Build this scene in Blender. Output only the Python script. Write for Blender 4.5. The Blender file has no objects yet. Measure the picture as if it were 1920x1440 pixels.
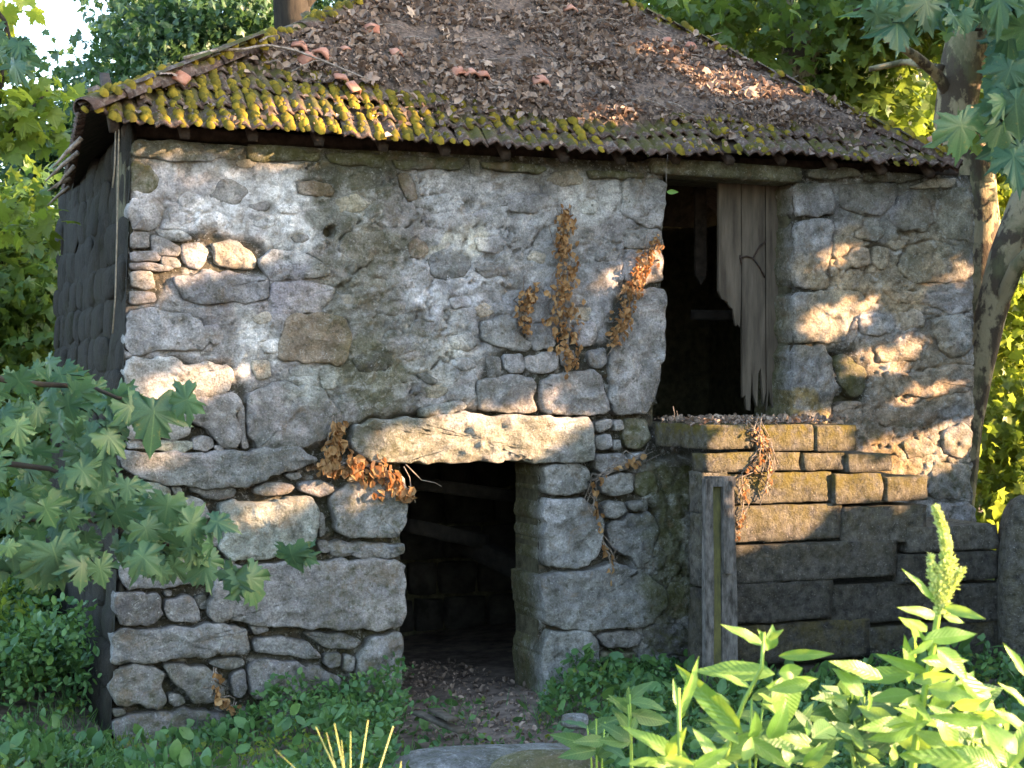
import bpy, bmesh, math, random
import numpy as np
from mathutils import Vector, Matrix, noise as mnoise

random.seed(7)
RNG = np.random.default_rng(11)
sc = bpy.context.scene
COL = sc.collection

# ------------------------------------------------------------------ camera, sky, sun, exposure
CAMZ, FPX = 2.6, 3000.0
cam_d = bpy.data.cameras.new('camera'); cam = bpy.data.objects.new('camera', cam_d); COL.objects.link(cam)
cam.location = (0, 0, CAMZ); cam.rotation_euler = (math.radians(90), 0, 0)
cam_d.sensor_width = 36; cam_d.lens = 36 * FPX / 1920
cam_d.clip_start = .05; cam_d.clip_end = 1500
cam_d.dof.use_dof = True; cam_d.dof.focus_distance = 9.5; cam_d.dof.aperture_fstop = 10.0
sc.camera = cam
SUN_EL = math.radians(15.0)
SH = Vector((.99, -.14)).normalized()
SUN = Vector((SH.x * math.cos(SUN_EL), SH.y * math.cos(SUN_EL), math.sin(SUN_EL)))
w = bpy.data.worlds.new('World'); sc.world = w; w.use_nodes = True
nt = w.node_tree; nt.nodes.clear()
sky = nt.nodes.new('ShaderNodeTexSky'); sky.sky_type = 'NISHITA'; sky.sun_disc = False
sky.sun_elevation = SUN_EL; sky.sun_rotation = math.atan2(SUN.x, SUN.y); sky.dust_density = 2.4; sky.air_density = 1.0; sky.ozone_density = 1.0
bg = nt.nodes.new('ShaderNodeBackground'); bg.inputs[1].default_value = .15
wo = nt.nodes.new('ShaderNodeOutputWorld')
nt.links.new(sky.outputs[0], bg.inputs[0]); nt.links.new(bg.outputs[0], wo.inputs[0])
sun_d = bpy.data.lights.new('sun', 'SUN'); sun_d.energy = 4.6; sun_d.angle = math.radians(.5); sun_d.color = (1, .64, .38)
sun_o = bpy.data.objects.new('sun', sun_d); COL.objects.link(sun_o)
sun_o.rotation_euler = SUN.to_track_quat('Z', 'Y').to_euler(); sun_o.location = (20, -3, 8)
sc.view_settings.view_transform = 'Standard'; sc.view_settings.look = 'None'
sc.view_settings.exposure = 3.2; sc.view_settings.gamma = 1; sc.view_settings.use_curve_mapping = False
sc.render.engine = 'CYCLES'; sc.cycles.max_bounces = 6; sc.cycles.transmission_bounces = 4; sc.cycles.use_denoising = True

# ------------------------------------------------------------------ house frame of reference
C0 = np.array([-2.755, 11.4]); ANG = math.radians(22)
U = np.array([math.cos(ANG), math.sin(ANG)]); NN = np.array([math.sin(ANG), -math.cos(ANG)])   # along the front, out of the front
def W(s, p, z): return (C0[0] + s * U[0] + p * NN[0], C0[1] + s * U[1] + p * NN[1], z)
def Wn(s, p, z):
    s = np.asarray(s, float); p = np.asarray(p, float) + 0 * s; z = np.asarray(z, float) + 0 * s
    return np.stack([C0[0] + s * U[0] + p * NN[0], C0[1] + s * U[1] + p * NN[1], z], -1)
def at(px, py, d): return np.array([(px - 960) / FPX * d, d, CAMZ - (py - 720) / FPX * d])
def onp(px, py, p=0.0):
    a = (np.asarray(px, float) - 960) / FPX; b = -(np.asarray(py, float) - 720) / FPX
    t = (p + C0 @ NN) / (a * NN[0] + NN[1])
    s = (a * t - C0[0]) * U[0] + (t - C0[1]) * U[1]
    return s, CAMZ + b * t
def topx(P):
    P = np.asarray(P); return 960 + FPX * P[..., 0] / P[..., 1], 720 - FPX * (P[..., 2] - CAMZ) / P[..., 1]
def PL(txt): return [tuple(float(v) for v in q.split(',')) for q in txt.split()]
def inpoly(x, y, poly):
    x = np.asarray(x, float); y = np.asarray(y, float); r = np.zeros(np.broadcast(x, y).shape, bool)
    n = len(poly)
    for i in range(n):
        x1, y1 = poly[i]; x2, y2 = poly[(i + 1) % n]
        if y1 == y2: continue
        c = ((y1 > y) != (y2 > y)) & (x < (x2 - x1) * (y - y1) / (y2 - y1) + x1)
        r ^= c
    return r
def pdist(x, y, poly):      # distance to a polygon's edge, positive inside
    d = np.full(np.shape(x), 1e9); n = len(poly)
    for i in range(n):
        x1, y1 = poly[i]; x2, y2 = poly[(i + 1) % n]; dx, dy = x2 - x1, y2 - y1
        t = np.clip(((x - x1) * dx + (y - y1) * dy) / (dx * dx + dy * dy + 1e-12), 0, 1)
        d = np.minimum(d, np.hypot(x - x1 - t * dx, y - y1 - t * dy))
    return np.where(inpoly(x, y, poly), d, -d)
def hsh(i, j, k, seed):
    h = (i.astype(np.int64) * 374761393 + j.astype(np.int64) * 668265263 + k.astype(np.int64) * 2147483647 + seed * 974711) & 0xffffffff
    h = ((h ^ (h >> 13)) * 1274126177) & 0xffffffff
    return ((h ^ (h >> 16)) & 0xffff) / 65535.0
def vn(x, y, z=None, seed=0):
    x = np.asarray(x, float); y = np.asarray(y, float); z = np.zeros_like(x) if z is None else np.asarray(z, float)
    xi, yi, zi = np.floor(x), np.floor(y), np.floor(z); fx, fy, fz = x - xi, y - yi, z - zi
    fx, fy, fz = [f * f * (3 - 2 * f) for f in (fx, fy, fz)]; r = 0
    for a in (0, 1):
        for b in (0, 1):
            for c in (0, 1):
                r = r + hsh(xi + a, yi + b, zi + c, seed) * (fx if a else 1 - fx) * (fy if b else 1 - fy) * (fz if c else 1 - fz)
    return r
def fbm(x, y, z=None, seed=0, o=4):
    r = 0; a = .5; t = 0; z = np.zeros_like(np.asarray(x, float)) if z is None else z
    for k in range(o):
        r = r + a * vn(x * 2 ** k + 17.3 * k, y * 2 ** k - 9.1 * k, z * 2 ** k + 3.7 * k, seed + k); t += a; a *= .5
    return r / t
def sst(a, b, x): t = np.clip((x - a) / (b - a), 0, 1); return t * t * (3 - 2 * t)

# ------------------------------------------------------------------ object helpers
def mesh_np(name, V, F, mat=None, smooth=True, col=None):
    """F: int array (n,3|4) or list of them"""
    me = bpy.data.meshes.new(name)
    Fs = F if isinstance(F, list) else [F]
    Fs = [f for f in Fs if len(f)]
    V = np.asarray(V, np.float32)
    me.vertices.add(len(V)); me.vertices.foreach_set('co', V.ravel())
    nl = sum(f.size for f in Fs); npoly = sum(len(f) for f in Fs)
    me.loops.add(nl); me.polygons.add(npoly)
    me.loops.foreach_set('vertex_index', np.concatenate([np.asarray(f, np.int32).ravel() for f in Fs]))
    tot = np.concatenate([np.full(len(f), f.shape[1], np.int32) for f in Fs])
    st = np.concatenate([[0], np.cumsum(tot)[:-1]]).astype(np.int32)
    me.polygons.foreach_set('loop_start', st); me.polygons.foreach_set('loop_total', tot)
    me.polygons.foreach_set('use_smooth', np.full(npoly, smooth))
    me.update(calc_edges=True); me.validate()
    if col is not None:
        c = np.asarray(col, np.float32)
        if c.shape[1] == 3: c = np.concatenate([c, np.ones((len(c), 1), np.float32)], 1)
        at_ = me.color_attributes.new('Col', 'FLOAT_COLOR', 'POINT'); at_.data.foreach_set('color', c.ravel())
    if mat: me.materials.append(mat)
    return me
BASE = {}
def origin(o):
    L = Vector((0, 0, 0)); 
    while o is not None: L += o.location; o = o.parent
    return L
def obj(name, me, parent=None, kind=None, label=None, M=None):
    o = bpy.data.objects.new(name, me); COL.objects.link(o)
    if M is not None: o.matrix_basis = M
    if parent is not None:
        o.parent = parent
        b = parent
        while b.parent is not None: b = b.parent
        if parent.type == 'EMPTY' : o.matrix_parent_inverse = Matrix.Translation(-b.location)
    if kind: o['kind'] = kind
    if label: o['label'] = label
    return o
def thing(name, loc, label, cat, group=None):
    o = bpy.data.objects.new(name, None); COL.objects.link(o); o.location = loc; o.empty_display_size = .3
    o['label'] = label; o['category'] = cat
    if group: o['group'] = group
    return o
def tag(o, label, cat, group=None):
    o['label'] = label; o['category'] = cat
    if group: o['group'] = group
    return o
# ------------------------------------------------------------------ node helpers
class NT:
    def __init__(s, name):
        s.m = bpy.data.materials.new(name); s.m.use_nodes = True; s.t = s.m.node_tree; s.t.nodes.clear()
        s.out = s.n('ShaderNodeOutputMaterial')
    def n(s, typ, **k):
        nd = s.t.nodes.new(typ)
        for a, b in k.items(): setattr(nd, a, b)
        return nd
    def l(s, a, b): s.t.links.new(a, b)
    def inp(s, sock, v):
        if hasattr(v, 'is_linked') or isinstance(v, bpy.types.NodeSocket): s.l(v, sock)
        else: sock.default_value = v
    def noise(s, scale, detail=4, rough=.55, vec=None, dist=0):
        nd = s.n('ShaderNodeTexNoise'); nd.inputs['Scale'].default_value = scale; nd.inputs['Detail'].default_value = detail
        nd.inputs['Roughness'].default_value = rough; nd.inputs['Distortion'].default_value = dist
        s.l(vec if vec is not None else s.pos, nd.inputs['Vector']); return nd.outputs['Fac']
    def mr(s, v, a, b, c=0, d=1):
        nd = s.n('ShaderNodeMapRange'); s.l(v, nd.inputs[0])
        for i, q in enumerate((a, b, c, d)): nd.inputs[i + 1].default_value = q
        return nd.outputs[0]
    def math(s, op, a, b=0):
        nd = s.n('ShaderNodeMath', operation=op); s.inp(nd.inputs[0], a); s.inp(nd.inputs[1], b); return nd.outputs[0]
    def mix(s, f, a, b, mode='MIX'):
        nd = s.n('ShaderNodeMix', data_type='RGBA', blend_type=mode); s.inp(nd.inputs[0], f)
        for i, q in ((6, a), (7, b)):
            if isinstance(q, tuple): nd.inputs[i].default_value = (*q, 1) if len(q) == 3 else q
            else: s.l(q, nd.inputs[i])
        return nd.outputs[2]
    def scalecol(s, c, f):
        nd = s.n('ShaderNodeVectorMath', operation='SCALE')
        if isinstance(c, tuple): nd.inputs[0].default_value = c
        else: s.l(c, nd.inputs[0])
        s.inp(nd.inputs['Scale'], f); return nd.outputs[0]
    def coords(s, world=True):
        if world: s.pos = s.n('ShaderNodeNewGeometry').outputs['Position']
        else: s.pos = s.n('ShaderNodeTexCoord').outputs['Object']
    def bump(s, h, strength=.5, dist=.01, normal=None):
        nd = s.n('ShaderNodeBump'); nd.inputs['Strength'].default_value = strength; nd.inputs['Distance'].default_value = dist
        s.l(h, nd.inputs['Height'])
        if normal is not None: s.l(normal, nd.inputs['Normal'])
        return nd.outputs[0]
    def bsdf(s, col, rough=.9, normal=None, spec=.25):
        b = s.n('ShaderNodeBsdfPrincipled'); s.inp(b.inputs['Base Color'], (*col, 1) if isinstance(col, tuple) else col)
        s.inp(b.inputs['Roughness'], rough); b.inputs['Specular IOR Level'].default_value = spec
        if normal is not None: s.l(normal, b.inputs['Normal'])
        return b.outputs[0]
    def fin(s, sh): s.l(sh, s.out.inputs[0]); return s.m

def stone_mat(name, lich=.5, lichcol=(.5, .5, .47), mosscol=(.075, .075, .02), bump=1.0, dk=.7, gr=.62):
    t = NT(name); t.coords(); a = t.n('ShaderNodeAttribute', attribute_name='Col')
    c = a.outputs['Color']
    n1 = t.noise(7, 6, .6); n2 = t.noise(70, 3, .7); n3 = t.noise(22, 6, .65)
    c = t.scalecol(c, t.mr(n1, .32, .68, .6, 1.38))
    c = t.scalecol(c, t.mr(n2, .32, .68, .66, 1.34))
    f = t.math('MULTIPLY', t.mr(t.noise(9, 9, .68, dist=.3), .55, .66), lich)
    c = t.mix(f, c, lichcol)
    c = t.scalecol(c, t.mr(t.noise(2.6, 9, .72, dist=.5), .36, .62, gr, 1.24))
    f2 = t.math('MULTIPLY', t.mr(t.noise(38, 6, .6), .63, .70), .65)
    c = t.mix(f2, c, (.55, .56, .54))
    f5 = t.math('MULTIPLY', t.mr(t.noise(19, 10, .8, dist=1.2), .57, .6), .5 * min(1, gr + .1))
    c = t.mix(f5, c, (.6, .6, .57))
    f6 = t.math('MULTIPLY', t.mr(t.noise(27, 9, .78, dist=.8), .6, .63), .6)
    c = t.mix(f6, c, (.1, .092, .08))
    f3 = t.math('MULTIPLY', t.mr(n3, .56, .68), dk)
    c = t.mix(f3, c, (.05, .048, .042))
    f4 = t.math('MULTIPLY', t.mr(t.noise(11, 8, .7), .38, .6), a.outputs['Alpha'])
    c = t.mix(f4, c, mosscol)
    c = t.mix(t.math('MULTIPLY', t.mr(t.noise(4.5, 8, .75, dist=.8), .54, .64), .5), c, (.17, .12, .07))
    rg_ = t.math('ABSOLUTE', t.math('SUBTRACT', t.noise(9, 6, .6), .5))
    h = t.math('ADD', t.math('MULTIPLY', t.noise(55, 7, .78), 1.1), t.math('ADD', t.math('MULTIPLY', t.noise(15, 6, .65), 1.5), t.math('MULTIPLY', rg_, 2.0)))
    return t.fin(t.bsdf(c, .93, t.bump(h, .9 * bump, .026)))
M_STONE = stone_mat('weathered granite', .35)
M_PLAST = stone_mat('lime plaster', .55, (.66, .66, .64), bump=1.2, dk=.45, gr=.8)

def leaf_mat(name, ca, cb, trans=(.3, .45, .05), tf=.4, attr=True, rough=.45, spec=.35, vein=0):
    t = NT(name); t.coords(False)
    if attr:
        a = t.n('ShaderNodeAttribute', attribute_name='Col'); sep = t.n('ShaderNodeSeparateColor'); t.l(a.outputs['Color'], sep.inputs[0]); f = sep.outputs[0]
    else: f = t.n('ShaderNodeObjectInfo').outputs['Random']
    c = t.mix(f, ca, cb); c = t.scalecol(c, t.mr(t.noise(30, 3), .3, .7, .8, 1.2))
    nrm = None
    if vein:
        sp_ = t.n('ShaderNodeSeparateXYZ'); t.l(t.pos, sp_.inputs[0]); ax_ = t.math('ABSOLUTE', sp_.outputs[0]); y_ = sp_.outputs[1]
        if vein == 1: ph = t.math('SUBTRACT', t.math('MULTIPLY', y_, 12.0), t.math('MULTIPLY', ax_, 13.0))
        else: ph = t.math('ADD', t.math('MULTIPLY', t.math('ARCTAN2', ax_, t.math('ADD', y_, .02)), 1.35), .0)
        tri = t.math('ABSOLUTE', t.math('SUBTRACT', t.math('FRACT', t.math('ADD', ph, .5)), .5))
        vm = t.mr(tri, .0, .12 if vein == 1 else .035, 1, 0); mid = t.mr(ax_, .004, .018, 1, 0); vm = t.math('MAXIMUM', t.math('MULTIPLY', vm, .55), mid)
        c = t.mix(t.math('MULTIPLY', vm, .3 if vein == 1 else .16), c, (.25, .36, .13)); nrm = t.bump(t.math('MULTIPLY', tri, 2.0),   .16, .012) if vein == 1 else None
        c = t.mix(t.math('MULTIPLY', t.mr(t.noise(5, 5, .7), .6, .68), .5), c, (.2, .16, .04))
    tc = t.scalecol(c, 1.0); tc = t.mix(.55, c, trans)
    b = t.bsdf(c, rough, nrm, spec); tr = t.n('ShaderNodeBsdfTranslucent'); t.l(tc, tr.inputs[0])
    mx = t.n('ShaderNodeMixShader'); mx.inputs[0].default_value = tf; t.l(b, mx.inputs[1]); t.l(tr.outputs[0], mx.inputs[2])
    return t.fin(mx.outputs[0])
M_LEAF_BG = leaf_mat('tree leaves', (.03, .075, .02), (.075, .13, .028), (.3, .4, .04), .4)
M_LEAF_DK = leaf_mat('dark tree leaves', (.018, .05, .022), (.05, .1, .035), (.1, .2, .04), .3)
M_LEAF_YL = leaf_mat('yellow green leaves', (.07, .13, .02), (.16, .2, .03), (.4, .48, .04), .5)
M_LEAF_NEAR = leaf_mat('plane tree leaves', (.016, .052, .03), (.045, .1, .045), (.12, .24, .06), .25, False, .5, .3, 2)
M_WEED = leaf_mat('weed leaves', (.065, .16, .025), (.14, .25, .05), (.42, .6, .05), .45, False, .4, .4, 1)
M_HERB = leaf_mat('herb leaves', (.035, .1, .035), (.1, .19, .05), (.15, .25, .04), .3)
M_DRY = leaf_mat('dry leaves', (.15, .085, .035), (.4, .26, .12), (.6, .2, .05), .3, False, .7, .15)
M_LITTER = leaf_mat('fallen leaves', (.07, .052, .042), (.34, .26, .2), (.5, .26, .14), .1, True, .75, .15)
M_MOSS = leaf_mat('moss', (.065, .06, .014), (.21, .155, .02), (.25, .19, .02), .08, True, .95, .05)

def simple_mat(name, c1, c2, sc1=8, det=6, bump=.5, rough=.85, stretch=None, bscale=None, lo=.35, hi=.65, bd=.01, world=True, c3=None):
    t = NT(name); t.coords(world); v = t.pos
    if stretch:
        mp = t.n('ShaderNodeMapping'); mp.inputs['Scale'].default_value = stretch; t.l(v, mp.inputs[0]); v = mp.outputs[0]
    c = t.mix(t.mr(t.noise(sc1, det, .62, v), lo, hi), c1, c2)
    if c3: c = t.mix(t.math('MULTIPLY', t.mr(t.noise(sc1 * .45, 7, .7, v, .4), .5, .62), .85), c, c3)
    n = t.bump(t.noise(bscale or sc1 * 4, 6, .65, v), bump, bd)
    return t.fin(t.bsdf(c, rough, n))
M_BARK = simple_mat('mottled plane bark', (.06, .045, .03), (.24, .2, .12), 5, 5, .8, .9, (1, 1, .6), 26, .47, .53, .02, c3=(.1, .1, .05))
M_BARKD = simple_mat('dark bark', (.01, .008, .006), (.032, .026, .018), 9, 6, .9, .95, (1, 1, .25), 22)
M_WOOD = simple_mat('weathered grey wood', (.045, .036, .026), (.115, .095, .07), 6, 7, .5, .85, (2, 2, .25), 40)
M_WOODD = simple_mat('dark roof timber', (.02, .016, .012), (.06, .045, .035), 12, 5, .5, .9)
M_TWIG = simple_mat('dry twig', (.1, .08, .06), (.28, .24, .2), 30, 3, .3)
M_STEM = leaf_mat('green stem', (.16, .28, .04), (.2, .32, .06), (.4, .5, .05), .25, False)
M_SPIKE = leaf_mat('flower spike', (.3, .42, .1), (.6, .68, .3), (.5, .6, .1), .35, True)
M_STRAW = leaf_mat('pale grass', (.35, .38, .1), (.5, .48, .2), (.6, .6, .2), .3, False)
M_IRON = simple_mat('rusty iron', (.015, .012, .01), (.05, .03, .02), 40, 3, .3, .7)
M_SOIL = simple_mat('soil', (.06, .045, .035), (.22, .17, .135), 6, 8, .8, .95, None, 40)
M_INT = simple_mat('dark inner wall', (.02, .018, .016), (.07, .062, .055), 4, 6, .7, .95)  # low dark tone for the stones of the inner back wall
M_SIDESHADE = simple_mat('shade dark masonry', (.007, .006, .004), (.022, .018, .013), 9, 7, .8, .95, None, 40, bd=.02, c3=(.014, .014, .006))  # masonry colour darkened to paint in the shade of the left side
M_BLACKWOOD = simple_mat('black timber', (.006, .005, .004), (.018, .015, .012), 12, 5, .5, .95)  # near black timber for the beams inside the doorways
M_STRING = simple_mat('old rope', (.1, .09, .07), (.18, .16, .12), 40, 2, .2)

def conc_mat():
    t = NT('mossy block'); t.coords(); a = t.n('ShaderNodeAttribute', attribute_name='Col')
    c = t.mix(t.mr(t.noise(14, 8, .7), .35, .68), (.036, .034, .031), (.19, .176, .155))
    c = t.mix(t.math('MULTIPLY', t.mr(t.noise(55, 4, .6), .6, .7), .6), c, (.4, .38, .34))
    c = t.mix(1.0, c, t.scalecol(a.outputs['Color'], 2.0), 'MULTIPLY')
    c = t.mix(t.math('MULTIPLY', t.mr(t.noise(9, 8, .7), .36, .58), a.outputs['Alpha']), c, (.13, .105, .015))
    h = t.math('ADD', t.noise(60, 6, .75), t.math('MULTIPLY', t.noise(20, 4), 1.2))
    return t.fin(t.bsdf(c, .95, t.bump(h, 1.0, .036)))
M_CONC = conc_mat()
def tile_mat():
    t = NT('clay tile'); t.coords(); oi = t.n('ShaderNodeObjectInfo').outputs['Random']
    c = t.mix(t.mr(t.noise(16, 7, .7), .3, .7), (.04, .033, .028), (.12, .075, .058))
    c = t.mix(t.math('MULTIPLY', t.mr(t.noise(30, 6), .5, .64), .5), c, (.23, .2, .17))
    up = t.n('ShaderNodeSeparateXYZ'); t.l(t.n('ShaderNodeNewGeometry').outputs['Normal'], up.inputs[0])
    mf = t.math('MULTIPLY', t.mr(t.noise(5, 8, .7), .42, .56), t.mr(up.outputs[2], .35, .62))
    c = t.mix(mf, c, t.mix(t.noise(25, 5), (.035, .036, .01), (.09, .08, .015)))
    return t.fin(t.bsdf(c, .92, t.bump(t.noise(70, 6, .7), .9, .012)))
M_TILE = tile_mat()

# ------------------------------------------------------------------ shared geometry builders
def tube(pts, rad, seg=8, nz=0.0, seed=0, cap=True):
    pts = np.asarray(pts, float); rad = np.asarray(rad, float); n = len(pts); V = []
    for i in range(n):
        t = pts[min(i + 1, n - 1)] - pts[max(i - 1, 0)]; t /= np.linalg.norm(t) + 1e-9
        a = np.cross(t, [0.13, .31, .94]) if abs(t[2]) < .9 else np.cross(t, [1, .1, 0]); a /= np.linalg.norm(a); b = np.cross(t, a)
        th = np.linspace(0, 2 * math.pi, seg, endpoint=False)
        r = rad[i] * (1 + nz * (vn(np.cos(th) * 1.5 + 5, np.sin(th) * 1.5 + 5, np.full(seg, i * .6), seed) - .5) * 2)
        V.append(pts[i] + np.outer(r * np.cos(th), a) + np.outer(r * np.sin(th), b))
    V = np.concatenate(V); F = []
    for i in range(n - 1):
        for j in range(seg):
            k = (j + 1) % seg; F.append((i * seg + j, i * seg + k, (i + 1) * seg + k, (i + 1) * seg + j))
    F = np.array(F); T = []
    if cap:
        V = np.concatenate([V, pts[:1], pts[-1:]]); a = len(V) - 2
        for j in range(seg):
            k = (j + 1) % seg; T.append((a, k, j)); T.append((a + 1, (n - 1) * seg + j, (n - 1) * seg + k))
    return V, [F, np.array(T)] if cap else [F]
def joinm(parts):
    Vs, Q, T, o = [], [], [], 0
    for V, F in parts:
        V = np.asarray(V, float)
        for f in (F if isinstance(F, list) else [F]):
            f = np.asarray(f)
            if len(f): (Q if f.shape[1] == 4 else T).append(f + o)
        Vs.append(V); o += len(V)
    R = []
    if Q: R.append(np.concatenate(Q))
    if T: R.append(np.concatenate(T))
    return np.concatenate(Vs), R
def smoothpath(pts, n):
    pts = np.asarray(pts, float); d = np.r_[0, np.cumsum(np.linalg.norm(np.diff(pts, axis=0), axis=1))]; t = np.linspace(0, d[-1], n)
    return np.stack([np.interp(t, d, pts[:, k]) for k in range(pts.shape[1])], 1)
def boxm(c, ax, ay, az, seed=0, bev=.01, nz=.004, div=.06, moss=0, mossz=None):
    """rounded, roughened box: centre c and three half-axis vectors"""
    c, ax, ay, az = [np.asarray(q, float) for q in (c, ax, ay, az)]; L = [np.linalg.norm(q) for q in (ax, ay, az)]; E = [q / l for q, l in zip((ax, ay, az), L)]
    N = [int(min(14, max(3, 2 * l / div))) for l in L]; Vs, Fs, off = [], [], 0
    for k in range(3):
        i, j = (k + 1) % 3, (k + 2) % 3
        for sg in (-1, 1):
            gu, gv = np.meshgrid(np.linspace(-1, 1, N[i] + 1), np.linspace(-1, 1, N[j] + 1), indexing='ij')
            P = np.zeros(gu.shape + (3,)); P[..., i] = gu * L[i]; P[..., j] = gv * L[j]; P[..., k] = sg * L[k]
            # round the edges
            Q = P.copy()
            for q in range(3): Q[..., q] = np.clip(P[..., q], -(L[q] - bev), L[q] - bev)
            D = P - Q; dn = np.linalg.norm(D, axis=-1, keepdims=True); P = Q + D / np.maximum(dn, 1e-9) * bev
            Vs.append(P.reshape(-1, 3)); m = N[j] + 1
            a = np.arange(N[i])[:, None] * m + np.arange(N[j])[None, :]; a = a.ravel() + off
            f = np.stack([a, a + m, a + m + 1, a + 1], 1); Fs.append(f if sg > 0 else f[:, ::-1]); off += m * (N[i] + 1)
    P = np.concatenate(Vs); X = c + P @ np.array(E)
    dirn = P / (np.linalg.norm(P, axis=1, keepdims=True) + 1e-9)
    h = (fbm(X[:, 0] * 9, X[:, 1] * 9, X[:, 2] * 9, seed, 4) - .5) * 2 * nz
    X = X + (dirn @ np.array(E)) * h[:, None]
    # weld by rounding
    key = np.round(X, 4); _, idx, inv = np.unique(key, axis=0, return_index=True, return_inverse=True)
    F = inv.ravel()[np.concatenate(Fs)]
    return X[idx], [F]
def rock(c, r, seed=0, nz=.25, sub=3, flat=0):
    bm = bmesh.new(); bmesh.ops.create_icosphere(bm, subdivisions=sub, radius=1)
    V = np.array([v.co[:] for v in bm.verts]); F = np.array([[v.index for v in f.verts] for f in bm.faces]); bm.free()
    n = fbm(V[:, 0] * 1.3 + seed * 7, V[:, 1] * 1.3, V[:, 2] * 1.3, seed, 4) - .5
    V = np.sign(V) * np.abs(V) ** .72; V = V * (1 + nz * 2 * n)[:, None]
    return V * np.asarray(r) + np.asarray(c), [F]
# leaf templates : (V,F) in unit size, stem at 0, tip at +y
def fan(out, ctr, cup=.12):
    o = out + [(-x, y) for x, y in out[::-1] if x > 1e-6]
    V = [(x, y, -cup * (x * x * 1.2 + (y - ctr[1]) ** 2)) for x, y in o] + [(ctr[0], ctr[1], .03)]
    n = len(o); return np.array(V, float), np.array([(i, (i + 1) % n, n) for i in range(n)])[:, ::-1]
T_MAPLE = fan([(0, 0), (.09, .04), (.2, -.04), (.24, -.13), (.38, -.13), (.35, -.02), (.5, .02), (.43, .11), (.47, .2), (.4, .24), (.55, .29), (.58, .4), (.76, .48), (.6, .5), (.56, .58), (.42, .5), (.3, .5), (.34, .6), (.29, .66), (.34, .78), (.2, .73), (.17, .86), (.08, .88), (0, 1.08)], (0, .3), .25)
T_MAPS = fan([(0, 0), (.42, -.05), (.3, .2), (.68, .48), (.3, .5), (.22, .75), (0, 1.0)], (0, .35), .25)
T_OVAL = fan([(0, 0), (.22, .2), (.3, .5), (.18, .82), (0, 1.0)], (0, .5), .3)
T_DIA = (np.array([(0, 0, 0), (.3, .4, -.05), (0, 1, -.12), (-.3, .4, -.05), (0, .45, .06)], float), np.array([(0, 1, 4), (1, 2, 4), (2, 3, 4), (3, 0, 4)]))
T_CURL = (np.array([(0, 0, 0), (.35, .25, .25), (.28, .75, .3), (0, 1, .1), (-.3, .7, .25), (-.38, .3, .18), (0, .5, -.05)], float), np.array([(0, 1, 6), (1, 2, 6), (2, 3, 6), (3, 4, 6), (4, 5, 6), (5, 0, 6)]))
def bases(N, ydir, rnd_y=.8, nrm=(0, 0, 1), rnd_n=.9, rng=RNG):
    Y = np.asarray(ydir, float) + rng.normal(0, rnd_y, (N, 3)); Y /= np.linalg.norm(Y, axis=1, keepdims=True)
    Z = np.asarray(nrm, float) + rng.normal(0, rnd_n, (N, 3)); Z -= Y * (Z * Y).sum(1, keepdims=True); Z /= np.linalg.norm(Z, axis=1, keepdims=True) + 1e-9
    X = np.cross(Y, Z); return X, Y, Z
def cloud(T, P, S, B, rnd=None, rng=RNG):
    V, F = T; N = len(P); X, Y, Z = B
    W_ = (V[None, :, 0, None] * X[:, None] + V[None, :, 1, None] * Y[:, None] + V[None, :, 2, None] * Z[:, None]) * np.asarray(S)[:, None, None] + P[:, None]
    FF = (F[None] + (np.arange(N) * len(V))[:, None, None]).reshape(-1, 3)
    r = rng.random(N) if rnd is None else rnd
    return W_.reshape(-1, 3), FF, np.repeat(np.stack([r, r, r], 1), len(V), 0)
def leafset(name, T, P, S, B, mat, parent=None, kind='stuff', rnd=None):
    V, F, c = cloud(T, P, S, B, rnd); return obj(name, mesh_np(name, V, F, mat, mat in (M_HERB, M_MOSS), c), parent, kind)
def Mx(p, X, Y, Z, s):
    M = Matrix.Identity(4)
    for i in range(3): M[i][0], M[i][1], M[i][2], M[i][3] = X[i] * s, Y[i] * s, Z[i] * s, p[i]
    return M

# ------------------------------------------------------------------ ground
def gz(x, y):
    x = np.asarray(x, float); y = np.asarray(y, float)
    z = .06 + .92 * sst(11.2, -1, y) + .1 * (fbm(x * .5, y * .5, None, 3) - .5) + .05 * (fbm(x * 2.5, y * 2.5, None, 5) - .5)
    z = z + .1 * sst(-1.5, 1.0, x) * sst(9, 12, y) + .0
    z = z + sst(17, 60, y) * 2.2 + sst(10, 40, np.abs(x)) * 1.5
    return z
gx = np.r_[np.linspace(-600, -14, 26)[:-1], np.linspace(-14, 14, 170), np.linspace(14, 600, 26)[1:]]
gy = np.r_[np.linspace(-600, -3, 24)[:-1], np.linspace(-3, 20, 150), np.linspace(20, 600, 24)[1:]]
X_, Y_ = np.meshgrid(gx, gy, indexing='ij'); Z_ = gz(X_, Y_); m = len(gy)
a = (np.arange(len(gx) - 1)[:, None] * m + np.arange(m - 1)[None]).ravel()
obj('ground', mesh_np('ground', np.stack([X_, Y_, Z_], -1).reshape(-1, 3), np.stack([a, a + m, a + m + 1, a + 1], 1), M_SOIL), None, 'structure')
def g1(x, y): return float(gz(np.array([x]), np.array([y]))[0])

# ------------------------------------------------------------------ the house
house = thing('stone_house', W(0, 0, 0), 'derelict two storey granite house with a hipped tile roof covered in moss and dead leaves', 'house')

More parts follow.
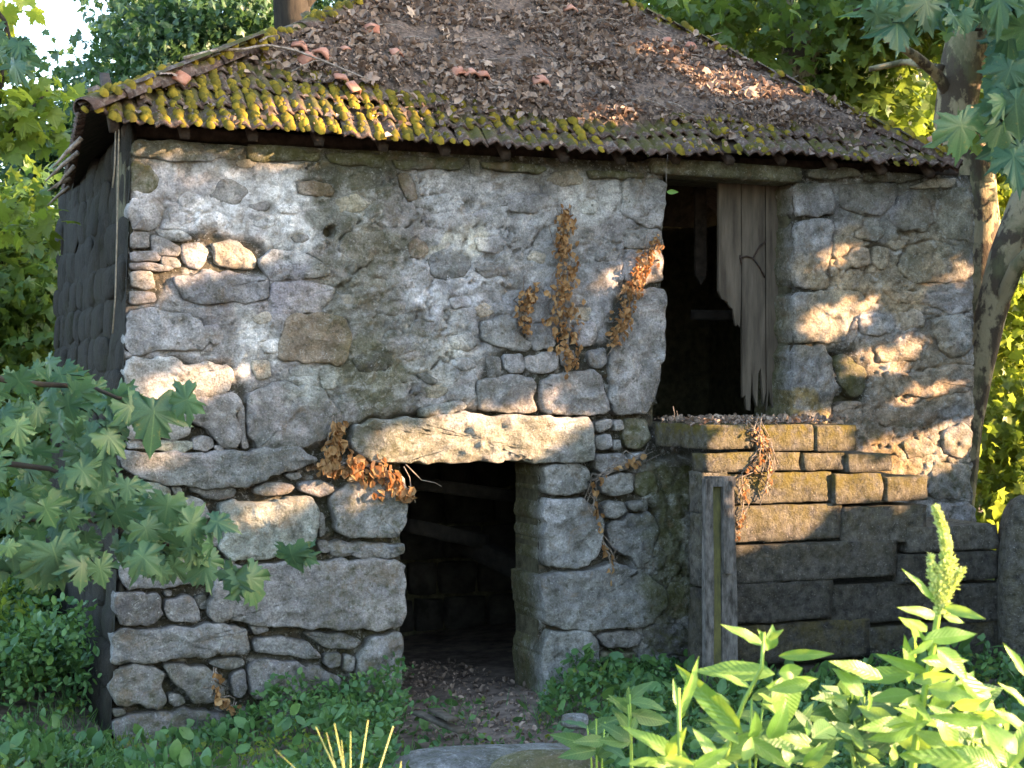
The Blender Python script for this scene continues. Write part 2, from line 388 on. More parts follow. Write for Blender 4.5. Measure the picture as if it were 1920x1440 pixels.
# front albedo map, in photograph columns and rows of the flat front wall
BLOBS = [  # cx cy rx ry colour weight : lime patches, grime streaks, earth and moss stains of the wall; right panel tan also carries painted sun warmth
 (440, 370, 190, 80, (.74, .74, .75), .97), (545, 400, 38, 105, (.8, .8, .79), .97), (330, 350, 70, 45, (.5, .47, .49), .6), (540, 300, 40, 30, (.5, .5, .47), .8), (500, 490, 90, 30, (.5, .5, .48), .6),
 (660, 320, 100, 55, (.11, .115, .09), .9), (640, 420, 70, 60, (.2, .2, .17), .85), (690, 520, 80, 90, (.2, .19, .15), .8), (660, 400, 60, 25, (.25, .27, .25), .5),
 (700, 700, 70, 90, (.17, .165, .11), .85), (850, 340, 70, 40, (.66, .66, .66), .95), (865, 400, 60, 60, (.5, .5, .5), .7), (840, 470, 60, 35, (.74, .71, .6), .95), (830, 520, 100, 50, (.62, .62, .64), .9),
 (1000, 460, 110, 120, (.33, .34, .34), .6), (1120, 380, 100, 60, (.56, .55, .52), .9), (980, 380, 60, 50, (.45, .45, .45), .7), (870, 640, 90, 50, (.55, .55, .53), .85), (820, 700, 60, 40, (.52, .51, .46), .9),
 (730, 610, 90, 40, (.22, .22, .2), .7), (630, 560, 60, 40, (.3, .3, .27), .7), (420, 545, 160, 40, (.25, .24, .26), .7), (300, 610, 80, 60, (.33, .33, .34), .6), (490, 640, 50, 60, (.62, .61, .59), .9), (600, 740, 60, 50, (.4, .42, .38), .7),
 (1100, 570, 110, 60, (.35, .34, .34), .7), (940, 620, 90, 50, (.27, .27, .28), .7), (900, 740, 60, 30, (.34, .34, .33), .7),
 (1240, 1020, 70, 160, (.16, .16, .1), .9), (1160, 960, 60, 120, (.22, .225, .2), .5),
 (1640, 520, 140, 80, (.46, .35, .22), .95), (1620, 400, 60, 40, (.2, .19, .14), .6), (1680, 480, 80, 60, (.26, .22, .16), .7), (1760, 420, 80, 80, (.2, .18, .13), .8), (1650, 800, 110, 60, (.34, .26, .19), .85),
 (1700, 700, 150, 60, (.36, .28, .19), .85), (1540, 600, 60, 60, (.36, .3, .22), .7), (1750, 640, 60, 60, (.24, .2, .15), .7), (1780, 860, 60, 60, (.4, .35, .28), .8), (1640, 870, 90, 40, (.3, .2, .08), .8), (1520, 770, 50, 30, (.3, .2, .05), .8),
 (420, 1180, 300, 220, (.19, .185, .185), .95), (1100, 1080, 110, 200, (.225, .222, .215), .85), (880, 830, 260, 50, (.2, .195, .165), .95), (700, 980, 70, 70, (.25, .255, .26), .8), (400, 880, 230, 40, (.19, .2, .19), .8), (300, 930, 90, 40, (.25, .26, .24), .6)]
def tint(px, py):
    px = np.asarray(px, float); py = np.asarray(py, float)
    ax = px + 70 * (fbm(px * .02, py * .02, None, 31, 4) - .5) * 2; ay = py + 70 * (fbm(px * .02 + 50, py * .02, None, 37, 4) - .5) * 2
    c = np.zeros(px.shape + (3,)) + np.array([.315, .3, .295])
    for cx, cy, rx, ry, q, wgt in BLOBS:
        g = wgt * (1 - sst(.65, 1.25, np.sqrt(((ax - cx) / rx) ** 2 + ((ay - cy) / ry) ** 2)))
        c = c * (1 - g[..., None]) + np.array(q) * g[..., None]
    # olive band under the eaves, shade of the overhang painted into the colour, following the roof line
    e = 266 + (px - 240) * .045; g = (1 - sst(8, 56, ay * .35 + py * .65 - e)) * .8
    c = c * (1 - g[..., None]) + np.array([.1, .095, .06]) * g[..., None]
    return c
def mossmap(px, py):
    m = .22 + .25 * sst(560, 640, px) * sst(860, 740, px) + .6 * sst(1180, 1240, px) * sst(1480, 1300, px) * sst(830, 900, py) + .3 * sst(1200, 1350, py)
    m = m + .35 * sst(1470, 1500, px) * sst(760, 820, py) + .3 * sst(330, 280, py)
    return np.clip(m, 0, .9)

OPEN_LOW = PL('757,866 1018,866 1018,1500 755,1500')
OPEN_UP = PL('1248,328 1488,330 1486,792 1232,792')
lowS = [onp(x, y) for x, y in OPEN_LOW]; upS = [onp(x, y) for x, y in OPEN_UP]
lowR = (min(q[0] for q in lowS), max(q[0] for q in lowS), -.3, float(lowS[0][1]))
upR = (float(onp(1243, 500)[0]), float(onp(1487, 500)[0]), float(onp(1300, 788)[1]), float(onp(1300, 325)[1]))
SR = 7.38
def sleft(z): return float(np.interp(z, [0, 4.4], [-.13, .02]))

PLASTER = [PL('262,262 560,275 900,300 1238,325 1238,470 1160,540 1130,640 1010,610 900,690 895,760 850,752 780,768 700,786 655,790 600,830 480,835 470,760 440,680 240,665 236,575 300,560 320,520 480,520 540,500 490,455 400,440 250,436 246,300'),
 PL('1555,338 1826,345 1828,860 1826,1000 1480,1000 1480,790 1560,790 1560,770 1620,760 1640,700 1600,650 1570,655 1540,648 1560,560'),
 PL('1185,870 1320,850 1320,1300 1200,1300 1190,1060 1215,1050 1240,960 1200,935'),
 PL('480,1235 520,1240 600,1255 600,1300 480,1300')]
STONES_TXT = """
231,845 282,848 365,849 465,845 560,839 592,855 590,867 540,885 490,898 452,912 365,913 320,910 277,900 232,877|.03|
238,827 270,828 277,838 268,842 240,842|.0|
281,836 295,828 360,826 363,840 340,847 285,843|.0|L
362,822 378,818 400,822 402,836 385,845 364,842|.0|
402,836 422,836 420,846 408,847|-.01|
236,757 275,752 300,760 345,763 360,797 352,820 320,826 300,820 280,826 240,824|.02|
232,672 340,673 348,683 420,680 437,705 428,732 400,740 350,742 300,750 250,752 234,740|.025|
345,748 440,738 452,757 443,780 450,810 453,832 440,842 415,838 403,815 385,800 348,785|.03|
447,760 455,758 460,790 462,820 468,838 457,842 452,815 446,785|-.01|
466,738 520,718 600,728 640,765 640,800 610,825 575,836 535,840 480,842 470,820 463,780|.03|
238,583 300,580 380,600 395,640 380,658 300,660 250,666 236,650|.015|
246,264 330,264 450,277 455,290 400,299 330,302 290,300 250,290|.03|
246,306 280,302 298,330 298,352 280,362 246,360|.0|M
241,370 290,372 310,390 300,425 280,430 245,433|.012|
245,436 280,437 280,464 246,467|.02|
245,473 290,471 300,481 295,489 246,489|.025|
245,493 300,495 330,501 320,508 246,506|.02|
246,511 285,510 292,538 275,544 246,536|.03|T
243,545 290,548 292,566 243,570|.015|
292,432 340,432 365,448 330,453 300,445|.02|
301,483 330,486 340,500 325,503 304,497|.025|
342,458 375,455 390,470 385,493 372,503 350,498 341,480|.005|
282,440 320,452 337,463 335,479 300,478 283,468|.02|
396,455 440,448 470,470 482,493 475,507 430,500 405,493|.0|T
485,487 510,467 560,472 600,490 622,508 615,520 545,525 505,523 495,505|.025|
330,517 400,508 500,522 508,550 500,565 380,570 340,560|.018|
512,530 570,525 625,535 630,555 600,588 520,588 510,565|.012|
530,612 550,592 600,587 650,597 660,630 655,668 645,686 600,681 560,678 524,676 521,650|.02|B
558,342 590,339 620,344 630,358 622,369 590,366 560,362|.012|B
747,327 765,327 781,350 781,373 766,377 752,350|.012|B
764,457 780,447 798,456 804,473 790,485 767,482|.012|B
888,447 930,442 950,455 935,478 900,470|.01|
842,560 880,556 884,575 850,580|.012|
780,702 800,702 820,715 813,722 795,717|.02|D
480,640 530,635 545,650 500,665|.008|
380,612 410,610 420,640 400,645 385,630|.008|
840,632 880,620 900,640 880,660 850,655|.006|
600,705 625,700 632,725 605,730|.008|
470,678 505,676 508,705 480,712|.008|T
660,797 700,789 780,785 860,770 900,777 960,783 1090,781 1108,790 1112,860 1050,867 930,865 830,867 757,865 690,861 655,838|.06|S
785,768 830,757 866,750 872,764 842,777 812,777 792,782|.035|S
1188,547 1225,539 1243,547 1244,600 1242,680 1232,730 1215,773 1190,778 1150,776 1142,740 1140,682 1152,650 1167,600|.03|J
1172,474 1243,470 1243,528 1210,533 1172,530|.015|J
1165,336 1247,334 1245,400 1240,426 1200,426 1165,402|.02|J
1165,432 1241,432 1243,466 1175,468|.008|J
900,604 940,592 963,600 970,625 997,648 985,658 940,650 905,638|.015|
985,617 1030,603 1040,640 1037,654 1006,657 996,644|.015|
985,669 1045,660 1048,690 1035,699 1000,700 986,690|.02|
1076,613 1110,602 1121,630 1110,646 1086,649 1077,635|.015|
1101,659 1135,652 1137,679 1122,690 1106,684 1100,670|.02|
1051,660 1075,657 1080,681 1056,687|.01|
944,667 975,662 984,685 979,698 956,698 946,690|.015|
910,668 938,668 940,705 918,712|.01|D
893,717 915,714 960,703 1000,707 1007,720 1000,745 1006,768 960,776 905,769 896,745|.02|
1014,712 1040,704 1110,690 1129,706 1137,740 1139,773 1100,778 1030,773 1008,764 1011,735|.035|
1116,792 1142,786 1148,800 1125,811 1116,805|.02|
1150,790 1167,787 1168,804 1153,808|.02|
1116,818 1145,814 1149,835 1130,844 1116,838|.02|
1151,827 1164,824 1164,841 1152,844|.015|
1172,788 1215,788 1220,828 1200,840 1177,836 1171,815|.0|M
1117,854 1165,850 1179,861 1174,881 1131,890 1115,879|.02|
1184,852 1213,848 1213,867 1195,878 1183,876|.01|
1022,873 1093,870 1104,890 1098,923 1060,926 1022,924|.03|J
1019,935 1060,932 1090,937 1119,961 1132,990 1127,1034 1100,1063 1060,1066 1019,1059|.045|J
1129,897 1160,888 1188,890 1186,923 1150,930 1128,923|.03|
1193,888 1228,883 1237,923 1202,932 1192,923|.01|M
1132,944 1168,940 1176,959 1151,973 1134,968|.02|
1181,942 1213,938 1216,956 1191,960 1182,955|.01|
1141,982 1180,970 1219,958 1238,990 1224,1038 1200,1065 1180,1048 1152,1028 1143,1000|.015|
1010,1076 1100,1070 1150,1054 1190,1068 1223,1087 1252,1112 1238,1149 1200,1173 1120,1180 1020,1176 1012,1120|.05|J
1018,1184 1098,1183 1122,1202 1123,1250 1080,1275 1050,1300 1018,1305|.04|J
1122,1186 1199,1183 1200,1204 1180,1213 1132,1213|.02|
1128,1221 1193,1223 1193,1244 1170,1253 1130,1250|.02|M
1207,1172 1278,1168 1298,1190 1288,1230 1232,1225 1207,1205|.01|D
1256,1092 1298,1097 1303,1150 1272,1163 1250,1148|.0|M
233,900 290,899 316,912 327,945 334,975 320,985 290,968 240,988 233,950|.015|L
323,914 339,914 342,925 330,930|.0|
336,942 360,932 377,937 391,960 396,970 370,974 346,968|.02|
357,915 440,914 443,925 432,936 390,934 361,922|-.01|D
477,917 500,905 544,907 551,914 540,924 500,930 479,926|.01|
536,891 560,886 567,894 550,899|.0|
561,907 600,902 624,907 628,918 601,933 581,926 560,918|.015|
414,947 440,939 500,945 540,934 580,935 594,952 597,985 589,1018 560,1038 500,1049 430,1047 410,1034 421,1000 416,970|.045|L
387,1002 404,1000 413,1011 407,1024 395,1024 386,1012|.0|
600,962 610,964 612,1003 601,1008|-.02|
597,1017 614,1014 621,1034 606,1038|.0|
623,920 660,907 700,907 753,884 757,920 755,988 740,1008 700,1010 651,1006 627,984 617,950|.05|J
614,1019 640,1016 755,1020 757,1042 700,1045 621,1040|.01|J
217,1040 290,1013 370,1007 399,1031 410,1055 406,1088 350,1099 300,1098 242,1107 227,1090|.025|
242,998 290,974 330,992 380,987 384,1000 300,1007 247,1030|.01|
414,1054 438,1051 443,1062 420,1072|.0|
212,1112 250,1114 299,1111 305,1150 289,1170 227,1176 220,1150|.03|
310,1124 350,1120 361,1122 376,1158 369,1168 320,1166 308,1145|.01|
310,1109 322,1109 322,1118 311,1118|-.02|
367,1122 388,1117 390,1143 378,1143|-.03|D
402,1078 420,1066 500,1056 600,1051 755,1048 757,1120 755,1170 700,1179 600,1177 500,1172 402,1162 391,1150 397,1110|.05|J
207,1184 320,1175 463,1171 466,1222 380,1232 300,1237 212,1247 210,1215|.035|
471,1174 499,1175 506,1182 480,1192|.0|
474,1202 520,1194 570,1204 598,1225 602,1235 550,1232 482,1223|.005|
574,1188 640,1188 678,1201 660,1216 620,1216 592,1204|.01|
673,1235 692,1197 720,1192 752,1184 752,1340 700,1340 674,1290|.03|J
611,1227 639,1227 640,1248 621,1253 610,1244|.0|
647,1228 666,1232 663,1260 647,1260|.0|
210,1257 250,1247 288,1246 305,1276 309,1309 298,1328 260,1321 217,1318 210,1290|.03|
306,1247 349,1243 360,1252 388,1251 417,1281 422,1309 400,1317 366,1315 347,1298 322,1278|.025|
317,1303 338,1304 348,1317 330,1326 317,1319|.0|
392,1242 430,1235 458,1235 458,1249 431,1257 417,1255|.0|
435,1264 460,1254 463,1299 450,1312 437,1304|.005|
468,1238 520,1239 600,1254 638,1273 638,1299 600,1309 512,1319 472,1309|.02|
212,1354 270,1337 370,1331 418,1342 437,1355 400,1378 300,1387 232,1397 212,1380|.04|
210,1330 233,1330 236,1339 216,1344|.0|
212,1402 300,1392 380,1384 430,1380 430,1450 300,1470 205,1470|.03|
447,1332 478,1328 492,1344 470,1353|.0|
502,1330 640,1316 668,1310 668,1380 600,1400 482,1380|.02|
1490,344 1558,342 1564,385 1559,403 1490,406|.02|J
1489,413 1558,413 1560,440 1554,475 1549,510 1556,540 1488,542|.02|J
1488,549 1560,547 1608,547 1629,566 1627,580 1600,592 1590,610 1587,638 1540,643 1488,641|.02|J
1486,650 1540,648 1556,673 1564,710 1562,750 1553,773 1540,800 1486,800|.035|J
1566,674 1585,662 1599,672 1611,682 1626,692 1630,710 1620,738 1606,746 1591,734 1574,714|-.02|M
1563,766 1590,752 1620,756 1600,768 1572,777|.0|
1573,347 1640,347 1678,343 1683,370 1664,389 1644,403 1601,399 1572,389|.015|
1692,362 1729,358 1748,385 1752,418 1729,437 1692,429 1664,410|.01|
1758,382 1790,350 1820,354 1822,452 1777,447 1758,420|.01|
1702,463 1740,452 1820,463 1824,518 1800,529 1702,527 1684,500|.012|
1594,467 1629,464 1634,498 1602,503 1592,485|.012|
1637,462 1664,462 1671,489 1651,507 1637,495|.015|
1662,452 1689,450 1697,464 1676,468|.01|T
1605,430 1650,425 1662,440 1640,452 1608,448|.012|
1565,440 1590,445 1588,480 1562,485|.01|T
1652,543 1700,547 1800,543 1824,552 1822,579 1790,588 1722,570 1672,560|.015|
1607,592 1650,585 1679,602 1674,624 1641,633 1612,621|.018|
1685,585 1725,580 1735,610 1690,620|.012|T
1743,607 1770,592 1822,593 1826,640 1809,666 1782,670 1763,650|.015|
1657,702 1720,697 1800,684 1824,692 1822,733 1761,743 1682,740 1660,729|.02|
1640,650 1700,640 1735,650 1725,675 1650,680|.012|
1640,765 1700,755 1760,760 1750,800 1650,800|.008|
1767,810 1800,793 1820,803 1820,850 1800,860 1768,850|.02|
1690,830 1740,820 1755,850 1700,862|.015|
1747,868 1820,872 1822,937 1743,932|.015|
1754,942 1824,944 1828,983 1762,983|.02|
1755,990 1826,990 1828,1080 1755,1080|.02|
1755,1085 1828,1085 1830,1300 1755,1300|.02|
1512,318 1600,318 1611,330 1560,337 1514,334|.05|
1742,338 1790,335 1780,350 1702,354|.04|T
1618,326 1680,325 1735,332 1700,342 1620,340|.03|
732,297 868,296 874,306 860,318 742,317|.03|M
902,303 1010,312 1023,318 1015,324 960,322 906,317|.04|M
1100,320 1205,325 1205,334 1110,334|.04|M
462,272 560,280 600,286 598,300 540,304 465,298|.02|M
610,285 700,290 722,298 718,312 620,305|.02|M
880,296 898,300 896,330 882,325|.02|
1228,880 1240,870 1300,872 1303,930 1245,932|-.02|M
"""
def chaikin(p, k=1):
    p = np.asarray(p, float)
    for _ in range(k):
        q = np.roll(p, -1, 0); p = np.stack([p * .87 + q * .13, p * .13 + q * .87], 1).reshape(-1, 2)
    return p
def resample(p, n):
    q = np.vstack([p, p[:1]]); d = np.r_[0, np.cumsum(np.linalg.norm(np.diff(q, axis=0), axis=1))]
    t = np.linspace(0, d[-1], n, endpoint=False); return np.stack([np.interp(t, d, q[:, 0]), np.interp(t, d, q[:, 1])], 1)
TONE = {'B': (.2, .135, .075), 'D': (.1, .095, .09), 'M': (.13, .125, .07), 'T': (.42, .36, .27), 'L': (.27, .3, .25)}
def stone_mesh(poly, prot, flag, seed, front=True):
    p = resample(chaikin(poly, 1), 8); 
    P = chaikin(poly, 1); area = abs(np.sum(P[:, 0] * np.roll(P[:, 1], -1) - np.roll(P[:, 0], -1) * P[:, 1])) / 2
    if np.sum(P[:, 0] * np.roll(P[:, 1], -1) - np.roll(P[:, 0], -1) * P[:, 1]) < 0: P = P[::-1]
    per = np.linalg.norm(P - np.roll(P, -1, 0), axis=1).sum(); n = int(np.clip(per / .022, 18, 110)); P = resample(P, n)
    size = math.sqrt(area)
    nv = np.stack([fbm(P[:, 0] * 12, P[:, 1] * 12, None, seed, 3) - .5, fbm(P[:, 0] * 12 + 40, P[:, 1] * 12, None, seed + 3, 3) - .5], 1)
    P = P + nv * min(.034, size * .11) * 2
    tg = np.roll(P, -1, 0) - np.roll(P, 1, 0); tg /= np.linalg.norm(tg, axis=1, keepdims=True) + 1e-9; inn = np.stack([-tg[:, 1], tg[:, 0]], 1)
    cen = P.mean(0); deep = -.6 if 'J' in flag else (-.45 if 'S' in flag else -.14)
    r = min(.026, size * .14); P = P - inn * .006; rings = [(P, deep), (P, deep * .5)] if deep < -.2 else [(P, deep)]
    for f_, h in ((0, -.04), (.08, -.012), (.4, -.003), (1.0, 0)): rings.append((P + inn * r * f_ * .8, h))
    Q = P + inn * r * .8; nr = int(np.clip(size / .035, 3, 14))
    for k in range(1, nr): rings.append((cen + (Q - cen) * (1 - k / nr), .004))
    V2 = np.concatenate([q for q, _ in rings]); D = np.concatenate([np.full(n, h) for _, h in rings])
    big = (fbm(V2[:, 0] * 4.5, V2[:, 1] * 4.5, None, seed + 11, 3) - .5); sm = (fbm(V2[:, 0] * 16, V2[:, 1] * 16, D * 10, seed + 5, 4) - .5)
    am = sst(-.2, .0, D); rdg = .5 - np.abs(fbm(V2[:, 0] * 6 + V2[:, 1] * 2, V2[:, 1] * 7, None, seed + 17, 3) - .5) * 2
    D = D + (prot + big * min(.036, size * .13) + rdg * min(.03, size * .1) + sm * (.075 if 'S' in flag else .045) - .006) * np.where(D < -.1, .2, 1)
    V = Wn(V2[:, 0], D, V2[:, 1]); V = np.vstack([V, [W(cen[0], float(D[-n:].mean()), cen[1])]])
    F = []; nR = len(rings)
    for i in range(nR - 1):
        j = np.arange(n); k = (j + 1) % n; F.append(np.stack([i * n + j, i * n + k, (i + 1) * n + k, (i + 1) * n + j], 1))
    j = np.arange(n); k = (j + 1) % n; T = np.stack([(nR - 1) * n + j, (nR - 1) * n + k, np.full(n, nR * n)], 1)
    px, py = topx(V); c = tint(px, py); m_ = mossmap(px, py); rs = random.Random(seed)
    for ch, q in TONE.items():
        if ch in flag: c = c * .3 + np.array(q) * .7
        if ch == 'M' and 'M' in flag: m_ = m_ * 0 + .8
    c = c * rs.uniform(.8, 1.15) * np.array([1 + rs.uniform(-.03, .03), 1, 1 + rs.uniform(-.04, .04)])
    # door reveals are green with damp
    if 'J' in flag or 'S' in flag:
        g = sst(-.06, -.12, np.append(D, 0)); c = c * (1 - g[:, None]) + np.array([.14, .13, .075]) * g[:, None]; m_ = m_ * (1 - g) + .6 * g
    c = np.concatenate([c, m_[:, None]], 1)
    return mesh_np('stone', V, [np.concatenate(F), T], M_STONE, True, c)

# plaster and joint backing of the front wall: one relief grid with the two openings left out
STN = []
for ln in STONES_TXT.strip().split('\n'):
    a_, b_, c_ = ln.split('|'); STN.append((PL(a_), float(b_), c_.strip()))
rs_ = random.Random(4); tries = 0; added = []
while len(added) < 48 and tries < 6000:      # smaller stones half buried in the old render
    tries += 1; pl_ = PLASTER[0] if rs_.random() < .75 else PLASTER[1]
    x = rs_.uniform(min(q[0] for q in pl_), max(q[0] for q in pl_)); y = rs_.uniform(min(q[1] for q in pl_), max(q[1] for q in pl_)); rx = rs_.uniform(20, 58); ry = rx * rs_.uniform(.35, .7)
    k_ = rs_.randint(4, 6); a0 = rs_.random() * 6; pg = [(x + rx * math.cos(a0 + 6.283 * i / k_) * rs_.uniform(.8, 1.15), y + ry * math.sin(a0 + 6.283 * i / k_) * rs_.uniform(.8, 1.15)) for i in range(k_)]
    chk = pg + [(x, y), (x + rx, y), (x - rx, y), (x, y + ry), (x, y - ry)]; qx = np.array([q[0] for q in chk]); qy = np.array([q[1] for q in chk])
    if not inpoly(qx, qy, pl_).all() or inpoly(qx, qy, OPEN_UP).any(): continue
    if any(inpoly(qx, qy, st[0]).any() or inpoly(np.array([q[0] for q in st[0]]), np.array([q[1] for q in st[0]]), pg).any() for st in STN): continue
    if any(math.hypot((x - ex) / (rx + er + 2), (y - ey) / (ry + er * .6 + 2)) < 1 for ex, ey, er in added): continue
    added.append((x, y, rx)); STN.append((pg, rs_.uniform(-.006, .006), rs_.choice(['', '', '', 'T', 'D', '', ''])))
NS, NZ = 500, 310
gs = np.linspace(-.16, SR + .03, NS); gzz = np.linspace(-.25, 4.5, NZ); GS, GZ = np.meshgrid(gs, gzz, indexing='ij')
PX, PY = topx(Wn(GS, 0 * GS, GZ))
wx = PX + 26 * (fbm(PX * .03, PY * .03, None, 51, 3) - .5); wy = PY + 26 * (fbm(PX * .03 + 9, PY * .03, None, 53, 3) - .5)
pm = np.zeros_like(PX)
for pl in PLASTER: pm = np.maximum(pm, sst(-10, 8, pdist(wx, wy, pl)))
# relief: broad swell, hidden stone heads, pitting
cell = fbm(GS * 5.5, GZ * 7, None, 61, 2); lump = fbm(GS * 14, GZ * 16, None, 63, 4); pit = vn(GS * 30, GZ * 30, None, 65)
relief = (cell - .5) * .035 + (lump - .5) * .05 - sst(.8, .93, pit) * .02 + (fbm(GS * 40, GZ * 40, None, 67, 3) - .5) * .02
crack = np.abs(fbm(GS * 3.3, GZ * 4.6, None, 71, 4) - .5); relief -= .045 * (1 - sst(.0, .014, crack)) * sst(.4, .52, fbm(GS * 1.7, GZ * 1.7, None, 73, 3))
dryd = np.where(PY > 760, .1, .028) - .02 * (fbm(GS * 8, GZ * 10, None, 87, 3) - .5) * 2
dep = -dryd * (1 - pm) + pm * (.0 + relief) + (1 - pm) * (lump - .5) * .07
for hx, hy, hr, hd in ((623, 436, 14, .16), (1590, 752, 22, .25), (1562, 680, 12, .2), (825, 778, 14, .08), (640, 545, 15, .09), (740, 470, 8, .03), (500, 386, 12, .03), (470, 300, 14, .05), (490, 413, 7, .03), (512, 413, 6, .03), (1700, 438, 12, .06), (1650, 462, 14, .07), (515, 500, 6, .03), (880, 388, 10, .05), (912, 390, 8, .04), (958, 398, 9, .04), (924, 487, 9, .05), (935, 350, 12, .04)):
    rr = np.hypot((wx - hx) / 1.2, wy - hy); dep -= hd * (1 - sst(hr * .55, hr, rr))
for pl, pr, fl in STN:
    xs = [q[0] for q in pl]; ys = [q[1] for q in pl]; bb = (PX > min(xs) - 8) & (PX < max(xs) + 8) & (PY > min(ys) - 8) & (PY < max(ys) + 8)
    if not bb.any(): continue
    dd = pdist(wx[bb] * .35 + PX[bb] * .65, wy[bb] * .35 + PY[bb] * .65, pl); dep[bb] -= (.036 if pr >= .01 else .02) * sst(-1, 6, dd) * pm[bb]
    dep[bb] -= .03 * (1 - sst(1, 4.5, np.abs(dd))) * sst(.42, .6, fbm(GS[bb] * 3, GZ[bb] * 3, None, 79, 3)) * pm[bb] * (1 if pr >= .012 else .3)
# the mortar keeps clear of the stones that stand proud
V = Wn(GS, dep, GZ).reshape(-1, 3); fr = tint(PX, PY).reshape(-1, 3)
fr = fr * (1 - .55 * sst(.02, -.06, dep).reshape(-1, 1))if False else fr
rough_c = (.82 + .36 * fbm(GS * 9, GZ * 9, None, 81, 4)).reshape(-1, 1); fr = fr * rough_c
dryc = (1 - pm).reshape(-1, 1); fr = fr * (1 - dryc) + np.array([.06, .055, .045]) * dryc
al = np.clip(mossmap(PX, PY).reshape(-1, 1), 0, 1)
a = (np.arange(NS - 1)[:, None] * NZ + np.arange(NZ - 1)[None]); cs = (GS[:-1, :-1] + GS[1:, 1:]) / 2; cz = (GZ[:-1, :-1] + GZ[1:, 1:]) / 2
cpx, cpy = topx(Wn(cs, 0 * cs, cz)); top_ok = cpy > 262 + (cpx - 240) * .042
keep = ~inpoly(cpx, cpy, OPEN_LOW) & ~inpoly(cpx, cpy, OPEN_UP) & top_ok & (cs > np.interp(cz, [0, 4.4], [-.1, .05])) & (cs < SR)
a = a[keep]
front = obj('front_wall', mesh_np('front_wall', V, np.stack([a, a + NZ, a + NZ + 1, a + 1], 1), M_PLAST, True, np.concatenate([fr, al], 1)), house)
for i, (pl, pr, fl) in enumerate(STN):
    s_, z_ = onp([q[0] for q in pl], [q[1] for q in pl])
    obj('stone', stone_mesh(np.stack([s_, z_], 1), pr, fl, 100 + i * 3), front)

# wall core: the solid of the walls behind the faces (boxes between the openings)
def sbox(s0, s1, p0, p1, z0, z1):
    c = W((s0 + s1) / 2, (p0 + p1) / 2, (z0 + z1) / 2); u = np.array([*U, 0]); n = np.array([*NN, 0])
    V = []; 
    for k in range(8):
        V.append(np.array(c) + u * (s1 - s0) / 2 * (1 if k & 1 else -1) + n * (p1 - p0) / 2 * (1 if k & 2 else -1) + np.array([0, 0, 1]) * (z1 - z0) / 2 * (1 if k & 4 else -1))
    return np.array(V), [np.array([(0, 2, 3, 1), (4, 5, 7, 6), (0, 1, 5, 4), (2, 6, 7, 3), (0, 4, 6, 2), (1, 3, 7, 5)])]
TOPZ = 4.3; HD = 4.3
P1, P0 = -.145, -.6
l0, l1, lt = float(lowR[0]) - .02, float(lowR[1]) + .012, lowR[3] + .03
u0, u1, ub, ut = upR[0] - .02, upR[1] + .03, upR[2] - .02, upR[3] + .02
parts = [sbox(.02, l0, P0, P1, -.3, TOPZ), sbox(l1, u0, P0, P1, -.3, TOPZ), sbox(u1, SR - .05, P0, P1, -.3, TOPZ + .02),
         sbox(l0, l1, P0, P1, lt, TOPZ), sbox(u0, u1, P0, P1, -.3, ub), sbox(u0, u1, P0, P1, ut, TOPZ)]
parts += [sbox(.08, .55, -HD, P0 - .002, -.3, TOPZ), sbox(SR - .55, SR - .06, -HD, P0 - .002, -.3, TOPZ + .02), sbox(.552, SR - .552, -HD, -HD + .5, -.3, TOPZ)]
V, F = joinm(parts); M_CORE = simple_mat('mud mortar', (.05, .046, .028), (.13, .12, .075), 12, 6, .9, .95, None, 40, bd=.03)
obj('wall_core', mesh_np('wall_core', V, F, M_CORE, False), house)
V, F = joinm([sbox(.552, SR - .552, -HD + .502, P0 - .002, 2.12, 2.26)]); obj('upper_floor', mesh_np('upper_floor', V, F, M_WOODD, False), house)
V, F = joinm([sbox(.3, SR - .3, -HD + .1, P1 - .02, TOPZ - .12, TOPZ + .0)])
# inside things glimpsed through the doorways
for k, (a1, a2, r_) in enumerate((((762, 985, -1.2), (905, 1015, -1.6), .07), ((860, 1010, -1.9), (1010, 1085, -1.0), .09), ((770, 905, -1.0), (960, 930, -1.3), .06), ((1295, 590, -.9), (1375, 592, -.7), .05))):
    s1, z1 = onp(a1[0], a1[1], a1[2]); s2, z2 = onp(a2[0], a2[1], a2[2]); p1 = np.array(W(float(s1), a1[2], float(z1))); p2 = np.array(W(float(s2), a2[2], float(z2)))
    d = p2 - p1; L = np.linalg.norm(d); d /= L; sd = np.cross(d, [0, 0, 1]); sd /= np.linalg.norm(sd); upv = np.cross(sd, d)
    V, F = boxm((p1 + p2) / 2, d * L / 2, sd * r_, upv * r_ * .9, 60 + k, .01, .01); obj('fallen_beam', mesh_np('fallen_beam', V, F, M_BLACKWOOD), house)
# rubble on the back wall seen through the low doorway
k = 0
for zi in range(5):
    sx = 2.2 + .1 * (zi % 2)
    while sx < 5.2:
        wdt = random.uniform(.3, .6); s0, s1, z0, z1 = sx, sx + wdt - .03, .1 + zi * .36, .1 + zi * .36 + .33
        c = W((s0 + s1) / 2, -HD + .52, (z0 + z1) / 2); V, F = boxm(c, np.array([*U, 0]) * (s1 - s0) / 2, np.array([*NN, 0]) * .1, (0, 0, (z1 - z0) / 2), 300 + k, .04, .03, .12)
        obj('inner_stone', mesh_np('inner_stone', V, F, M_INT), house); k += 1; sx += wdt

